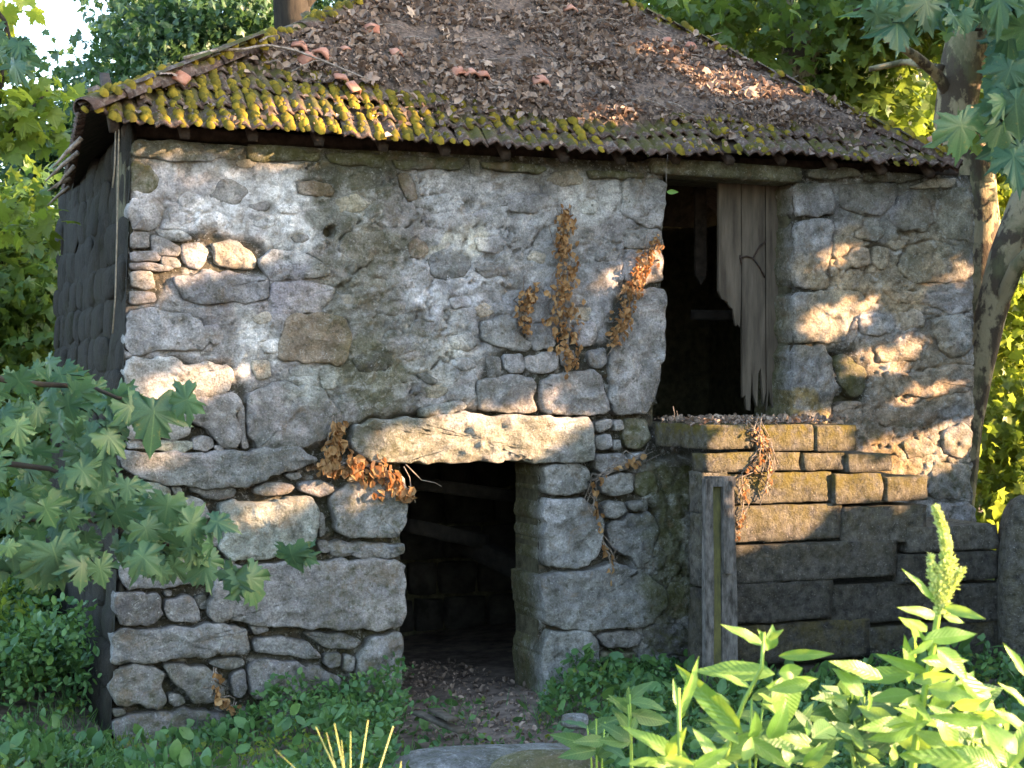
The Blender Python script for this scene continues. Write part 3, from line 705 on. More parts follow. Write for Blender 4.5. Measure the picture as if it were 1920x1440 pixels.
# ---- left side wall: rough masonry with its shade painted dark, leaning with the corner
sideV = []; 
NSI, NZI = 130, 130
tt, zz = np.meshgrid(np.linspace(0, HD, NSI), np.linspace(-.3, 4.35, NZI), indexing='ij')
sl = np.interp(zz, [0, 4.4], [-.105, .045]) + (fbm(tt * 2.2, zz * 4.5, None, 91, 5) - .5) * .12 * sst(0, .4, tt)
V = Wn(sl, -tt, zz).reshape(-1, 3); a = (np.arange(NSI - 1)[:, None] * NZI + np.arange(NZI - 1)[None]).ravel()
side = obj('side_wall', mesh_np('side_wall', V, np.stack([a, a + 1, a + NZI + 1, a + NZI], 1), M_SIDESHADE, True, np.tile([.012, .01, .008, .15], (len(V), 1))), house)
tmpl = []
for k in range(7):
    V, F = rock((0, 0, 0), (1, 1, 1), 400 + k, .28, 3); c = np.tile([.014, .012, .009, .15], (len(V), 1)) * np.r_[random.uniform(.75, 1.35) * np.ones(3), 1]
    tmpl.append(mesh_np('stone', V, F, M_SIDESHADE, True, c))
z = -.2; k = 0
while z < 4.3:
    h = random.uniform(.2, .38); t = .04 + random.uniform(0, .05)
    while t < HD:
        wd = random.uniform(.28, .62)
        loc = W(float(np.interp(z, [0, 4.4], [-.085, .07])) + random.uniform(-.01, .03), -(t + wd / 2), z + h / 2)
        if t < .0: loc = W(float(np.interp(z, [0, 4.4], [-.06, .09])), -(t + wd / 2) - .06, z + h / 2)
        M = Mx(loc, np.array([*NN, 0]) * wd * random.uniform(.5, .64), np.array([*U, 0]) * random.uniform(.03, .07), np.array([random.uniform(-.1, .1) * NN[0], random.uniform(-.1, .1) * NN[1], 1]) * h * random.uniform(.48, .66), 1)
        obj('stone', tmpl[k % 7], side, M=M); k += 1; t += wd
    z += h

# ---- upper door: weathered planks hung inside the opening
DP = -.3
def plank_px(name, outline, p, th, mat, parent, seed=0):
    s_, z_ = onp([q[0] for q in outline], [q[1] for q in outline], p); n = len(s_)
    V = np.concatenate([Wn(s_, p + th / 2, z_), Wn(s_, p - th / 2, z_)]); bm = bmesh.new(); vs = [bm.verts.new(v) for v in V]
    bm.faces.new(vs[:n]); bm.faces.new(vs[n:][::-1])
    for i in range(n): bm.faces.new((vs[i], vs[n + i], vs[n + (i + 1) % n], vs[(i + 1) % n]))
    bmesh.ops.recalc_face_normals(bm, faces=bm.faces); me = bpy.data.meshes.new(name); bm.to_mesh(me); bm.free(); me.materials.append(mat)
    return obj(name, me, parent)
door = plank_px('door', PL('1388,430 1474,432 1474,446 1388,444'), DP - .04, .03, M_WOOD, house)
plank_px('plank', PL('1346,335 1387,334 1388,560 1386,614 1382,608 1378,611 1373,580 1366,574 1362,566 1352,560 1346,546'), DP, .03, M_WOOD, door)
plank_px('plank', PL('1389,334 1432,333 1433,600 1434,735 1430,758 1425,690 1420,700 1418,762 1411,740 1408,690 1405,770 1398,768 1396,740 1391,745 1390,600'), DP + .004, .032, M_WOOD, door)
plank_px('plank', PL('1434,333 1458,333 1459,600 1460,735 1452,728 1448,765 1444,752 1440,728 1436,770 1435,600'), DP - .003, .03, M_WOOD, door)
plank_px('plank', PL('1460,333 1476,333 1476,775 1462,773 1461,600'), DP + .002, .03, M_WOOD, door)
plank_px('batten', PL('1396,640 1474,642 1474,656 1396,654'), DP - .04, .03, M_WOOD, door)
lt_ = []
for pts in ([(1387, 484), (1400, 480), (1412, 484), (1424, 462), (1436, 452)], [(1412, 484), (1424, 500), (1434, 520)], [(1388, 478), (1390, 494)]):
    q = []
    for x, y in pts: s_, z_ = onp(x, y, DP + .03); q.append(W(float(s_), DP + .03, float(z_)))
    lt_.append(tube(q, [.008] * len(q), 6))
V, F = joinm(lt_); obj('latch', mesh_np('latch', V, F, M_IRON), door)
obj_in = plank_px('loose_board', PL('1302,345 1323,344 1324,515 1313,535 1303,515'), -.95, .03, M_WOODD, house)

# timber / stone lintel over the upper door and wall-top beams
def pbeam(name, x0, y0, x1, y1, p, hh, dd, mat, parent, seed=1):
    s0, z0 = onp(x0, y0, p); s1, z1 = onp(x1, y1, p); a_ = np.array(W(float(s0), p - dd, float(z0))); b_ = np.array(W(float(s1), p - dd, float(z1)))
    d = (b_ - a_) / 2; u_ = d / np.linalg.norm(d); upv = np.cross(np.cross(u_, [0, 0, 1]), u_); upv /= np.linalg.norm(upv)
    V, F = boxm((a_ + b_) / 2, d, np.array([*NN, 0]) * dd, upv * hh, seed, .02, .012, .07)
    px, py = topx(V); c = np.concatenate([np.tile([.15, .145, .095], (len(V), 1)), np.full((len(V), 1), .45)], 1)
    return obj(name, mesh_np(name, V, F, mat, True, c), parent)
pbeam('door_lintel', 1225, 309, 1505, 328, .06, .068, .16, M_STONE, house, 5)
pbeam('wall_plate', 232, 243, 1215, 300, -.16, .05, .1, M_WOODD, house, 6)
pbeam('wall_plate', 1240, 296, 1800, 322, -.16, .04, .1, M_WOODD, house, 7)

# ---- roof
APS, APZ = 3.75, 6.62; RP0 = .28; RH = 2.15 + RP0
epx = np.array([155, 240, 500, 750, 900, 1050, 1300, 1500, 1790.]); epy = np.array([208, 232, 248, 266, 277, 284, 291, 297, 318.])
es, ez_ = onp(epx, epy, RP0)
S0, S1 = -.33, 7.02
APL = math.hypot(RH, APZ - 4.45); CA = RH / APL; SA = (APZ - 4.45) / APL
def ez(s): return np.interp(s, es, ez_)
def rpt(s, t, c=0.0):
    s = np.asarray(s, float); f = t / APL; z = ez(s) * (1 - f) + APZ * f - .05 * np.sin(np.pi * np.clip(f, 0, 1)) * np.sin(np.pi * np.clip((s - S0) / (S1 - S0), 0, 1))
    z = z + (.05 * (fbm(s * 1.1, t * .8, None, 97, 2) - .5) if np.ndim(s) or True else 0)
    return Wn(s, RP0 - t * CA - c * -SA, z + c * CA)
def smin(t): return S0 + (APS - S0) * t / APL
def smax(t): return S1 + (APS - S1) * t / APL
# deck under the tiles (four slopes)
apex = np.array(W(APS, -2.15, APZ - .05)); cs4 = [np.array(W(S0 + .05, RP0 - .05, 4.38)), np.array(W(S1 - .03, RP0 - .05, 4.33)), np.array(W(SR + .1, -HD - .2, 4.35)), np.array(W(.08, -HD + .3, 4.32))]
V = cs4 + [apex] + [q - np.array([0, 0, .04]) for q in cs4] + [apex - np.array([0, 0, .04])]
sv = []; 
nsg = 24
front_e = [rpt(s, .14, -.035) for s in np.linspace(S0 + .05, S1 - .03, nsg)]; apx = rpt(np.array(APS), APL, -.035)
V = [q for q in front_e] + [q - np.array([0, 0, .02]) for q in front_e] + [apx, apx - np.array([0, 0, .035])] + [cs4[2], cs4[3]]
A = 2 * nsg; T = []; Q = []
for i in range(nsg - 1):
    T += [(i, i + 1, A), (nsg + i + 1, nsg + i, A + 1)]; Q.append((i, nsg + i, nsg + i + 1, i + 1))
T += [(nsg - 1, A + 2, A), (A + 2, A + 3, A), (A + 3, 0, A)]
roof = obj('roof', mesh_np('roof', np.array(V), [np.array(T), np.array(Q)], M_WOODD, False), house)
# rafter ends under the eaves
for i, s in enumerate(np.linspace(-.1, 6.8, 15)):
    a_ = rpt(np.array(s), .06, -.1); b_ = rpt(np.array(s), .75, -.1); d = (b_ - a_) / 2
    V, F = boxm((a_ + b_) / 2, d, np.array([*U, 0]) * .035, np.array([NN[0] * SA, NN[1] * SA, CA]) * .03, 500 + i, .005, .003, .3)
    obj('rafter', mesh_np('rafter', V, F, M_WOODD, True), roof)
def tile_mesh(seed, w_=.235, l_=.34):
    na, nb = 13, 5; aa, bb = np.meshgrid(np.linspace(-.5, .5, na), np.linspace(0, 1, nb), indexing='ij')
    cc = .019 * np.cos(aa * 4 * math.pi + math.pi) + .034 * (1 - bb) + (fbm(aa * 5, bb * 4, None, seed, 3) - .5) * .016
    edge = (fbm(aa * 9, aa * 0, None, seed + 2, 2) - .5) * .03
    V = np.stack([aa * w_, bb * l_ - np.where(bb == 0, edge, 0), cc], -1).reshape(-1, 3); low = V.reshape(na, nb, 3)[:, 0].copy(); low[:, 2] -= .019; low[:, 1] += .004
    low2 = V.reshape(na, nb, 3)[:, 2].copy(); low2[:, 2] -= .019
    Q = []
    for i in range(na - 1):
        for j in range(nb - 1): q = i * nb + j; Q.append((q, q + nb, q + nb + 1, q + 1))
    o = len(V)
    for i in range(na - 1): Q.append((i * nb, o + i, o + i + 1, (i + 1) * nb)); Q.append((o + i, o + na + i, o + na + i + 1, o + i + 1))
    return np.concatenate([V, low, low2]), [np.array(Q)]
tiles = [mesh_np('roof_tile', *tile_mesh(600 + k), M_TILE) for k in range(6)]
RN = np.array([NN[0] * SA, NN[1] * SA, CA]); RUP = np.array([-NN[0] * CA, -NN[1] * CA, SA]); RU = np.array([*U, 0])
EXP = .245; rows = int(APL / EXP) + 1; nt_ = 0; mossP = []
for r_ in range(rows):
    t = r_ * EXP; s = smin(t + .05) + .1 + (.05 if r_ % 2 else 0)
    while s < smax(t + .1) - .05:
        px, py = topx(rpt(np.array(s), t))
        miss = (r_ == 1 and abs(px - 692) < 16) or (r_ == 0 and (abs(px - 905) < 14 or abs(px - 1385) < 26)) or (r_ == 0 and px > 1770)
        if not miss:
            e = .001; tang = (rpt(np.array(s + .1), t) - rpt(np.array(s - .1), t)); tang /= np.linalg.norm(tang); up_ = RUP
            nn = np.cross(tang, up_); nn /= np.linalg.norm(nn); j = random.gauss(0, .05); tx = tang * math.cos(j) + up_ * math.sin(j); ty = np.cross(nn, tx)
            p_ = rpt(np.array(s + random.gauss(0, .004)), t + random.gauss(0, .022), .002 + abs(random.gauss(0, .009)))
            obj('roof_tile', tiles[nt_ % 6], roof, M=Mx(p_, tx, ty, nn, 1)); nt_ += 1
        s += .226
# left and right slopes: the same tiles joined
for (A_, B_, eb, nm, lim) in ((0, 0, 0, 'l', None), (1, 1, 1, 'r', None)):
    Vs = []
    if A_ == 0: e0 = np.array(W(S0, RP0, float(ez(S0)))); e1 = np.array(W(.03, -HD + .3, 4.36)); 
    else: e1 = np.array(W(S1, RP0, float(ez(S1)))); e0 = np.array(W(SR + .1, -HD - .2, 4.35))
    ap = np.array(W(APS, -2.15, APZ)); ed = (e0 - e1); Lg = np.linalg.norm(ed); ed /= Lg; foot = e1 + ed * ((ap - e1) @ ed); upd = ap - foot; Ls = np.linalg.norm(upd); upd /= Ls
    nr_ = np.cross(ed, upd); fa = np.linalg.norm(foot - e1)
    for r_ in range(int(Ls / .25) + 1):
        t = r_ * .25; f = t / Ls; a0 = fa * f; a1 = Lg - (Lg - fa) * f; q = a0 + .1
        while q < a1 - .05:
            V0, F0 = tile_mesh(620 + r_ % 5); Vs.append((e1 + ed * q + upd * t + V0[:, 0, None] * ed + V0[:, 1, None] * upd + V0[:, 2, None] * nr_ + nr_ * .03 - np.array([0, 0, 0]), F0)); q += .226
    V, F = joinm(Vs); obj('side_slope_tiles', mesh_np('side_slope_tiles', V, F, M_TILE), roof, 'stuff')
# hip tiles
hth = np.linspace(-.1, math.pi + .1, 9)
hV = np.concatenate([np.stack([np.cos(hth) * rr, np.full(9, y), np.sin(hth) * rr * .8], 1) for y, rr in ((0, .115), (.2, .105), (.4, .092))] + [np.stack([np.cos(hth) * .1, np.full(9, .0), np.sin(hth) * .08], 1)])
hQ = [(i * 9 + j, i * 9 + j + 1, (i + 1) * 9 + j + 1, (i + 1) * 9 + j) for i in range(2) for j in range(8)] + [(j, 27 + j, 27 + j + 1, j + 1) for j in range(8)]
hipme = mesh_np('hip_tile', hV, np.array(hQ), M_TILE)
for c0, sg in ((rpt(np.array(S0), 0), 1), (rpt(np.array(S1), 0), -1)):
    ap = np.array(W(APS, -2.15, APZ + .02)); d = ap - c0; L = np.linalg.norm(d); d /= L; n_ = int(L / .33); x_ = np.cross(d, [0, 0, 1]); x_ /= np.linalg.norm(x_); z_ = np.cross(x_, d)
    for i in range(n_):
        sag = -.05 * math.sin(math.pi * i / n_)
        p_ = c0 + d * (.02 + i * .33) + z_ * (.005 + random.gauss(0, .006)) + np.array([0, 0, sag]); y_ = d + x_ * random.gauss(0, .04); y_ /= np.linalg.norm(y_)
        obj('hip_tile', hipme, roof, M=Mx(p_, np.cross(y_, z_), y_, z_, 1))
# moss cushions on the humps
def dome(seed):
    th = np.linspace(0, 2 * math.pi, 7, endpoint=False); V = [np.stack([np.cos(th), np.sin(th), 0 * th - .3], 1), np.stack([np.cos(th) * .8, np.sin(th) * .8, 0 * th + .45], 1), np.stack([np.cos(th) * .4, np.sin(th) * .4, 0 * th + .8], 1), [[0, 0, .9]]]
    V = np.concatenate(V); V *= (1 + .35 * (vn(V[:, 0] * 2 + seed, V[:, 1] * 2, V[:, 2] * 2, seed) - .5))[:, None]; F = []
    for i in range(2):
        for j in range(7): k = (j + 1) % 7; F += [(i * 7 + j, i * 7 + k, (i + 1) * 7 + k), (i * 7 + j, (i + 1) * 7 + k, (i + 1) * 7 + j)]
    F += [(14 + j, 14 + (j + 1) % 7, 21) for j in range(7)]; return V, np.array(F)
def roofmask(s, t):     # where leaf litter lies thick
    px, py = topx(rpt(s, t)); n = fbm(s * 2, t * 3, None, 77, 4)
    t0 = np.interp(px, [150, 430, 640, 800, 900, 1350, 1450, 1700], [3.3, 1.15, .8, .62, .42, .45, .38, .5])
    return sst(-.22, .22, t - t0 + (n - .5) * .55)
Pm, Sm = [], []
for k in range(17000):
    t = random.uniform(.0, 1.9); s = random.uniform(smin(t), smax(t)); 
    hump = math.cos(s / .113 * 2 * math.pi * 1.0)
    frac = (t % EXP) / EXP; px, py = topx(rpt(np.array(s), t)); den = float(np.interp(px, [150, 300, 640, 800, 850, 950, 1340, 1400, 1800], [1, 1, 1, .9, .15, .4, .4, .25, .2]))
    if t > .75 and px > 500: den *= .25
    if hump < -.1 or frac > .78 or random.random() > den or float(fbm(np.array([s * 2.2]), np.array([t * 3]), None, 9, 3)[0]) < (.44 if px > 810 else (.3 if px > 430 else .4)) + .1 * random.random(): continue
    Pm.append(rpt(np.array(s), t, .03 + .014 * hump)); Sm.append(random.uniform(.014, .04) * (.6 + .4 * hump))
Pm = np.array(Pm); Nm = len(Pm); V0, F0 = dome(1)
Xb = np.tile(RU, (Nm, 1)); Zb = np.tile(RN, (Nm, 1)); Yb = np.tile(RUP, (Nm, 1))
for c0, sg in ((rpt(np.array(S0), 0), 1), (rpt(np.array(S1), 0), -1)):
    d = np.array(W(APS, -2.15, APZ + .02)) - c0
    for k in range(420):
        f = random.random() * .75
        if vn(np.array([f * 14]), np.array([0.]), None, 19)[0] < .35: continue
        P_ = c0 + d * f + np.array([random.gauss(0, .05), random.gauss(0, .05), .075 - .05 * math.sin(math.pi * f)]); Pm = np.vstack([Pm, [P_]]); Sm.append(random.uniform(.02, .045))
Nm = len(Pm); Xb = np.tile(RU, (Nm, 1)); Zb = np.tile(RN, (Nm, 1)); Yb = np.tile(RUP, (Nm, 1))
V0s = V0 * np.array([1.1, 1.6, .7])
leafset('moss', (V0s, F0), Pm, np.array(Sm), (Xb, Yb, Zb), M_MOSS, roof)
# debris sheet and leaf litter
gsn, gtn = 260, 120; ss, tt = np.meshgrid(np.linspace(0, 1, gsn), np.linspace(0.02, 1, gtn), indexing='ij'); T_ = tt * APL * .995; S_ = smin(T_) + ss * (smax(T_) - smin(T_))
mk = roofmask(S_, T_) * sst(0, .03, ss) * sst(1, .97, ss); c_ = -.03 + .105 * mk + (fbm(S_ * 6, T_ * 6, None, 83, 4) - .5) * .05 * mk
V = rpt(S_, T_, c_).reshape(-1, 3); a = (np.arange(gsn - 1)[:, None] * gtn + np.arange(gtn - 1)[None])
a = a[(mk[:-1, :-1] > .08)]
M_DEB = simple_mat('leaf mould', (.045, .034, .026), (.17, .125, .095), 30, 7, 1.0, .95, None, 60, .35, .62, .02)
obj('leaf_mould', mesh_np('leaf_mould', V, np.stack([a, a + gtn, a + gtn + 1, a + 1], 1), M_DEB), roof, 'stuff')
N = 26000; T_ = APL * (1 - np.sqrt(RNG.random(N))) ; T_ = np.clip(T_, .02, APL); S_ = smin(T_) + RNG.random(N) * (smax(T_) - smin(T_)); mk = roofmask(S_, T_)
kp = RNG.random(N) < (.05 + .95 * mk * sst(.28, .58, fbm(S_ * 2.6, T_ * 3.2, None, 99, 4))) ; S_, T_, mk = S_[kp], T_[kp], mk[kp]; N = len(S_)
P = rpt(S_, T_, .05 + .035 * mk + RNG.random(N) * .02); B = bases(N, RUP * 0, 1, RN * 3.2, .8); r = RNG.random(N) ** 1.3
leafset('leaf_litter', T_CURL, P, .014 + .075 * RNG.random(N) ** 3, B, M_LITTER, roof, rnd=r)
# a few big plane leaves and broken tile pieces among the litter
M_BIGL = leaf_mat('big dry leaves', (.28, .2, .15), (.4, .32, .24), (.4, .3, .2), .1, False, .8, .1)
M_SHARD = simple_mat('clean clay', (.26, .1, .06), (.36, .2, .14), 14, 5, .5)
bigme = mesh_np('big_leaf', *T_MAPLE, M_BIGL, False); shv, shf = boxm((0, 0, 0), (.07, 0, 0), (0, .045, 0), (0, 0, .01), 3, .004, .006, .03); shv[:, 2] += .02 * np.cos(shv[:, 0] * 40)
shme = mesh_np('tile_shard', shv, shf, M_SHARD)
def on_roof(px, py):      # roof coordinates under a pixel
    d = np.array([(px - 960) / FPX, 1, -(py - 720) / FPX]); o = np.array([0, 0, CAMZ]); q = np.array(W(3.5, RP0, 4.44)); t = ((q - o) @ RN) / (d @ RN); P_ = o + d * t
    return (P_ - np.array(W(0, RP0, 4.44))) @ RU, (P_ - q) @ RUP
for px, py, sz in ((1112, 128, .16), (985, 120, .13), (700, 152, .12), (735, 155, .1), (830, 65, .12), (960, 45, .12), (1040, 168, .1), (1385, 190, .12), (1310, 145, .1), (320, 155, .14), (1395, 190, .1), (770, 40, .1), (1200, 60, .1), (900, 130, .09), (1150, 180, .08)):
    s, t = on_roof(px, py); X1, Y1, Z1 = [q[0] for q in bases(1, RUP * 0, 1, RN * 4, .5)]
    obj('big_leaf', bigme, roof, M=Mx(rpt(np.array(s), t, .13), X1, Y1, Z1, sz))
for px, py in ((850, 143), (880, 145), (905, 150), (640, 160), (660, 175), (575, 118), (600, 108), (560, 95), (1010, 160), (740, 105), (330, 160), (690, 62), (1745, 282), (1755, 272), (1065, 30), (640, 100), (1290, 100), (1240, 90)):
    s, t = on_roof(px, py); X1, Y1, Z1 = [q[0] for q in bases(1, RU, .4, RN * 4, .6)]
    obj('tile_shard', shme, roof, M=Mx(rpt(np.array(s), t, .11), Y1, -X1, Z1, random.uniform(.7, 1.2)))
# twigs on the roof
for k in range(46):
    t = random.uniform(.5, 2.6); s = random.uniform(smin(t) + .1, smax(t) - .1); a_ = random.uniform(-.5, .5); L = random.uniform(.12, .5)
    pts = [rpt(np.array(s + math.cos(a_) * L * q), t + math.sin(a_) * L * q, .1 + .03 * math.sin(q * 5 + k)) for q in np.linspace(0, 1, 5)]
    V, F = tube(pts, np.linspace(.006, .003, 5), 5); obj('twig', mesh_np('twig', V, F, M_TWIG), roof)
def rline(pxs, c=.1): return [rpt(*[np.array(v) for v in on_roof(x, y)], c) for x, y in pxs]
br = thing('fallen_branch', rline([(420, 125)])[0], 'long thin grey dead branch lying across the left hip of the roof', 'branch')
V, F = joinm([tube(smoothpath(rline([(340, 135), (400, 118), (450, 116), (490, 105), (540, 112), (600, 135), (690, 172)], .16), 16), np.linspace(.014, .005, 16), 6), tube(smoothpath(rline([(480, 108), (495, 98), (505, 97)], .2), 4), [.012, .01, .008, .005], 5)])
obj('stem', mesh_np('stem', V, F, M_TWIG), br)
# ragged ends under the left eave
for k in range(5):
    a_ = np.array(W(S0 + .05 + k * .06, RP0 - .3 - k * .7 - .3 * random.random(), 4.36 - k * .004)); b_ = a_ + np.array([-.14 - .12 * random.random(), .02, -.1 - .12 * random.random()])
    V, F = tube([a_, (a_ + b_) / 2 + np.array([0, 0, .01]), b_], [.02, .016, .006], 5); obj('batten_end', mesh_np('batten_end', V, F, M_TWIG), roof)

# rope hanging from the left eave
rope = thing('hanging_rope', at(222, 240, 11.25), 'thin old rope hanging in two strands from the left eave corner down the wall edge', 'rope')
for pts in ([(223, 242), (221, 330), (219, 450), (216, 560), (211, 625)], [(217, 242), (215, 310), (211, 352)]):
    V, F = tube([at(x, y, 11.22) for x, y in pts], [.006] * len(pts), 5); obj('strand', mesh_np('strand', V, F, M_STRING), rope)

# ------------------------------------------------------------------ staircase against the front wall
SP = .86
stairs = thing('outside_staircase', W(5.2, .5, 0), 'mossy block staircase rising from the right to the landing under the upper doorway', 'staircase')
stones_st = [  # x0 y0 x1 y1 depth moss
 (1222, 797, 1415, 843, .84, .9), (1417, 796, 1523, 846, .84, 1), (1528, 797, 1603, 846, .84, .9),
 (1320, 849, 1500, 884, .2, .8), (1504, 849, 1583, 882, .84, .6), (1586, 851, 1670, 885, .84, .5),
 (1362, 887, 1560, 943, .2, .9), (1562, 887, 1653, 945, .84, .9), (1661, 894, 1740, 940, .84, .7),
 (1314, 885, 1361, 960, .2, .3), (1368, 947, 1580, 1014, .2, .6), (1582, 949, 1739, 1018, .84, .35), (1701, 986, 1868, 1033, .84, .2),
 (1314, 963, 1366, 1100, .2, .3), (1368, 1018, 1680, 1088, .2, .2), (1683, 1036, 1872, 1090, .84, .1),
 (1368, 1091, 1560, 1165, .2, .1), (1562, 1092, 1800, 1166, .84, .1), (1803, 1094, 1880, 1166, .84, .1),
 (1314, 1103, 1366, 1310, .2, .2), (1368, 1168, 1630, 1240, .2, .45), (1632, 1169, 1884, 1240, .84, .3), (1368, 1243, 1884, 1330, .84, .3)]
for k, (x0, y0, x1, y1, dp, ms) in enumerate(stones_st):
    s0, z1 = onp(x0, y0, SP); s1, _ = onp(x1, y0, SP); _, z0 = onp((x0 + x1) / 2, y1, SP); _, z1 = onp((x0 + x1) / 2, y0, SP); s0, s1, z0, z1 = map(float, (s0, s1, z0, z1))
    if k == 0: s0 = float(onp(1320, y0, SP)[0]) - .0
    s0 -= .002; s1 += .002
    pj = random.uniform(-.018, .018) + (.02 if k < 3 else 0)
    V, F = boxm(W((s0 + s1) / 2, SP - dp / 2 + pj, (z0 + z1) / 2), np.array([*U, 0]) * (s1 - s0) / 2, np.array([*NN, 0]) * dp / 2, (0, 0, (z1 - z0) / 2), 700 + k, .009, .03, .028)
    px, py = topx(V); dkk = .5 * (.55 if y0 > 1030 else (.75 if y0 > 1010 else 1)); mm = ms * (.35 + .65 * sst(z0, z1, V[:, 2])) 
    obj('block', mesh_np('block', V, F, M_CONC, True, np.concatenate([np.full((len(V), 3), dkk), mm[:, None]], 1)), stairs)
# litter and moss on the landing
N = 700; S_ = RNG.uniform(float(onp(1322, 795, SP)[0]), float(onp(1600, 795, SP)[0]), N); Pp = RNG.uniform(.02, SP, N); lz = float(onp(1400, 796, SP)[1]) + .012
leafset('landing_litter', T_CURL, Wn(S_, Pp, lz + RNG.random(N) * .02), .02 + .04 * RNG.random(N), bases(N, (0, 0, .1), 1, (0, 0, 2), .8), M_LITTER, stairs, rnd=RNG.random(N))
for k, (x, y, h) in enumerate(((1262, 775, 30), (1268, 770, 22), (1395, 770, 14), (1240, 776, 8), (1420, 772, 16))):
    s_, z_ = onp(x, 783, .5); p0 = np.array(W(float(s_), .5, lz)); p1 = p0 + np.array([.02 * math.sin(k * 3), 0, h * .0042])
    V, F = tube([p0, (p0 + p1) / 2 + np.array([.012, 0, 0]), p1], [.004, .003, .002], 4); obj('dry_stalk', mesh_np('dry_stalk', V, F, M_TWIG), stairs)

# post standing against the stair's near corner
post = thing('door_post', W(float(onp(1345, 1200, .98)[0]), .98, 0), 'weathered split grey post with a green stripe leaning at the staircase corner', 'post')
M_POST = simple_mat('weathered post', (.035, .032, .028), (.16, .15, .14), 22, 8, 1.0, .9, (1, 1, .4), 50)
M_POSTG = simple_mat('algae covered post', (.06, .06, .03), (.13, .125, .045), 14, 6, .5, .9, (1, 1, .4), 50)
for nm, x0, x1, x2, x3, y0, y1, p, th, mt in (('upright', 1320, 1333, 1321, 1334, 898, 1330, 1.0, .06, M_POST), ('upright', 1350, 1372, 1352, 1381, 900, 1330, .97, .06, M_POST), ('groove_board', 1334, 1351, 1335, 1352, 905, 1330, .955, .05, M_POSTG), ('cover_board', 1355, 1371, 1356, 1373, 902, 1075, 1.02, .03, M_POST), ('cap', 1324, 1374, 1324, 1374, 893, 912, .985, .08, M_POST)):
    plank_px(nm, [(x0, y0), (x1, y0), ((x1 + x3) / 2 + 2, (y0 + y1) / 2), (x3, y1), (x2, y1), ((x0 + x2) / 2 - 1, (y0 + y1) / 2)], p, th, mt, post)

# stone pillar at the right edge
pil = rock((0, 0, 0), (1, 1, 1), 801, .08, 4); c = at(1925, 1120, 13.2); V = pil[0] * np.array([.24, .24, .84]) + c
o = obj('stone_pillar', mesh_np('stone_pillar', V, pil[1], M_CONC, True, np.tile([.5, .5, .5, .25], (len(V), 1)))); tag(o, 'rough dark upright granite pillar at the right edge beyond the staircase', 'pillar')

# ------------------------------------------------------------------ dry vines on the wall
curl = [mesh_np('dry_leaf', *(lambda V, F: (V + np.random.default_rng(k).normal(0, .06, V.shape), F))(*T_CURL), M_DRY, False) for k in range(4)]
def vine(label, path, n, spread, p=.045, sz=(.04, .075), regions=None, leafp=0, seed=0, plane=0.0):
    rng = np.random.default_rng(900 + seed); path = np.array(path, float); x0, y0 = path[-1][:2]; s_, z_ = onp(x0, y0, plane)
    v = thing('dry_vine', W(float(s_), plane + .03, float(z_)), label, 'vine', 'dead climbing vines on the wall')
    for j in range(6):
        pp = smoothpath(path, 14); pp[:, :2] += rng.normal(0, 3 + 2 * j, (14, 2)); s_, z_ = onp(pp[:, 0], pp[:, 1], plane); P_ = Wn(s_, plane + p * .8, z_)
        V, F = tube(P_, np.full(14, .004), 4); obj('stem', mesh_np('stem', V, F, M_TWIG), v)
    d = np.r_[0, np.cumsum(np.linalg.norm(np.diff(path[:, :2], axis=0), axis=1))]
    for k in range(n):
        q = rng.random() * d[-1]; x = np.interp(q, d, path[:, 0]); y = np.interp(q, d, path[:, 1]); sp = np.interp(q, d, path[:, 2])
        x += rng.normal(0, sp * .5); y += rng.normal(0, sp * .5); s_, z_ = onp(x, y, plane); X1, Y1, Z1 = [b[0] for b in bases(1, (0, 0, -1), .6, (NN[0], NN[1], .3), .7, rng)]
        obj('dry_leaf', curl[k % 4], v, M=Mx(np.array(W(float(s_), plane + p + rng.random() * .035, float(z_))), X1, Y1, Z1, rng.uniform(*sz)))
    return v
vine('tall brown withered vine hanging in the middle of the pale wall', [(1052, 395, 14), (1045, 450, 20), (1060, 500, 24), (1045, 560, 26), (1060, 640, 28), (1062, 690, 14)], 300, 0, sz=(.03, .068), seed=1)
vine('short brown withered sprig left of the tall middle vine', [(990, 540, 14), (978, 580, 14), (984, 620, 8)], 80, 0, sz=(.03, .062), seed=2)
vine('narrow slanting withered vine beside the upper doorway, orange where the sun hits', [(1222, 450, 10), (1208, 490, 18), (1190, 520, 14), (1175, 560, 16), (1160, 610, 18), (1140, 645, 12)], 210, 0, sz=(.03, .062), seed=3)
vine('bright orange dead vine tufts at the left end of the low door lintel', [(628, 785, 12), (625, 830, 14), (612, 880, 22), (660, 870, 20), (700, 880, 26), (735, 905, 24), (765, 930, 8)], 200, 0, p=.07, sz=(.05, .09), seed=4)
vine('rusty dead tendrils trailing down the sunlit staircase blocks', [(1420, 800, 8), (1425, 850, 8), (1405, 880, 8), (1390, 900, 6), (1392, 940, 6), (1378, 1010, 5)], 60, 0, p=.03, sz=(.02, .045), seed=5, plane=SP)
vine('thin rusty dead tendril on the middle of the staircase blocks', [(1400, 800, 5), (1435, 840, 5), (1440, 880, 4), (1432, 930, 3)], 30, 0, p=.03, sz=(.02, .04), seed=6, plane=SP)
vine('few small dead leaves clinging beside the low doorway jamb stones', [(1205, 850, 6), (1160, 870, 14), (1105, 900, 5), (1110, 940, 5), (1150, 1090, 20)], 34, 0, seed=7)
vine('small brown dead leaves among the stones at the bottom left of the wall', [(400, 1260, 8), (402, 1300, 6), (440, 1330, 12)], 26, 0, seed=8)
sp = thing('twig_in_doorway', np.array(at(780, 885, 12.2)), 'thin bare twig arching into the low doorway under the lintel', 'twig')
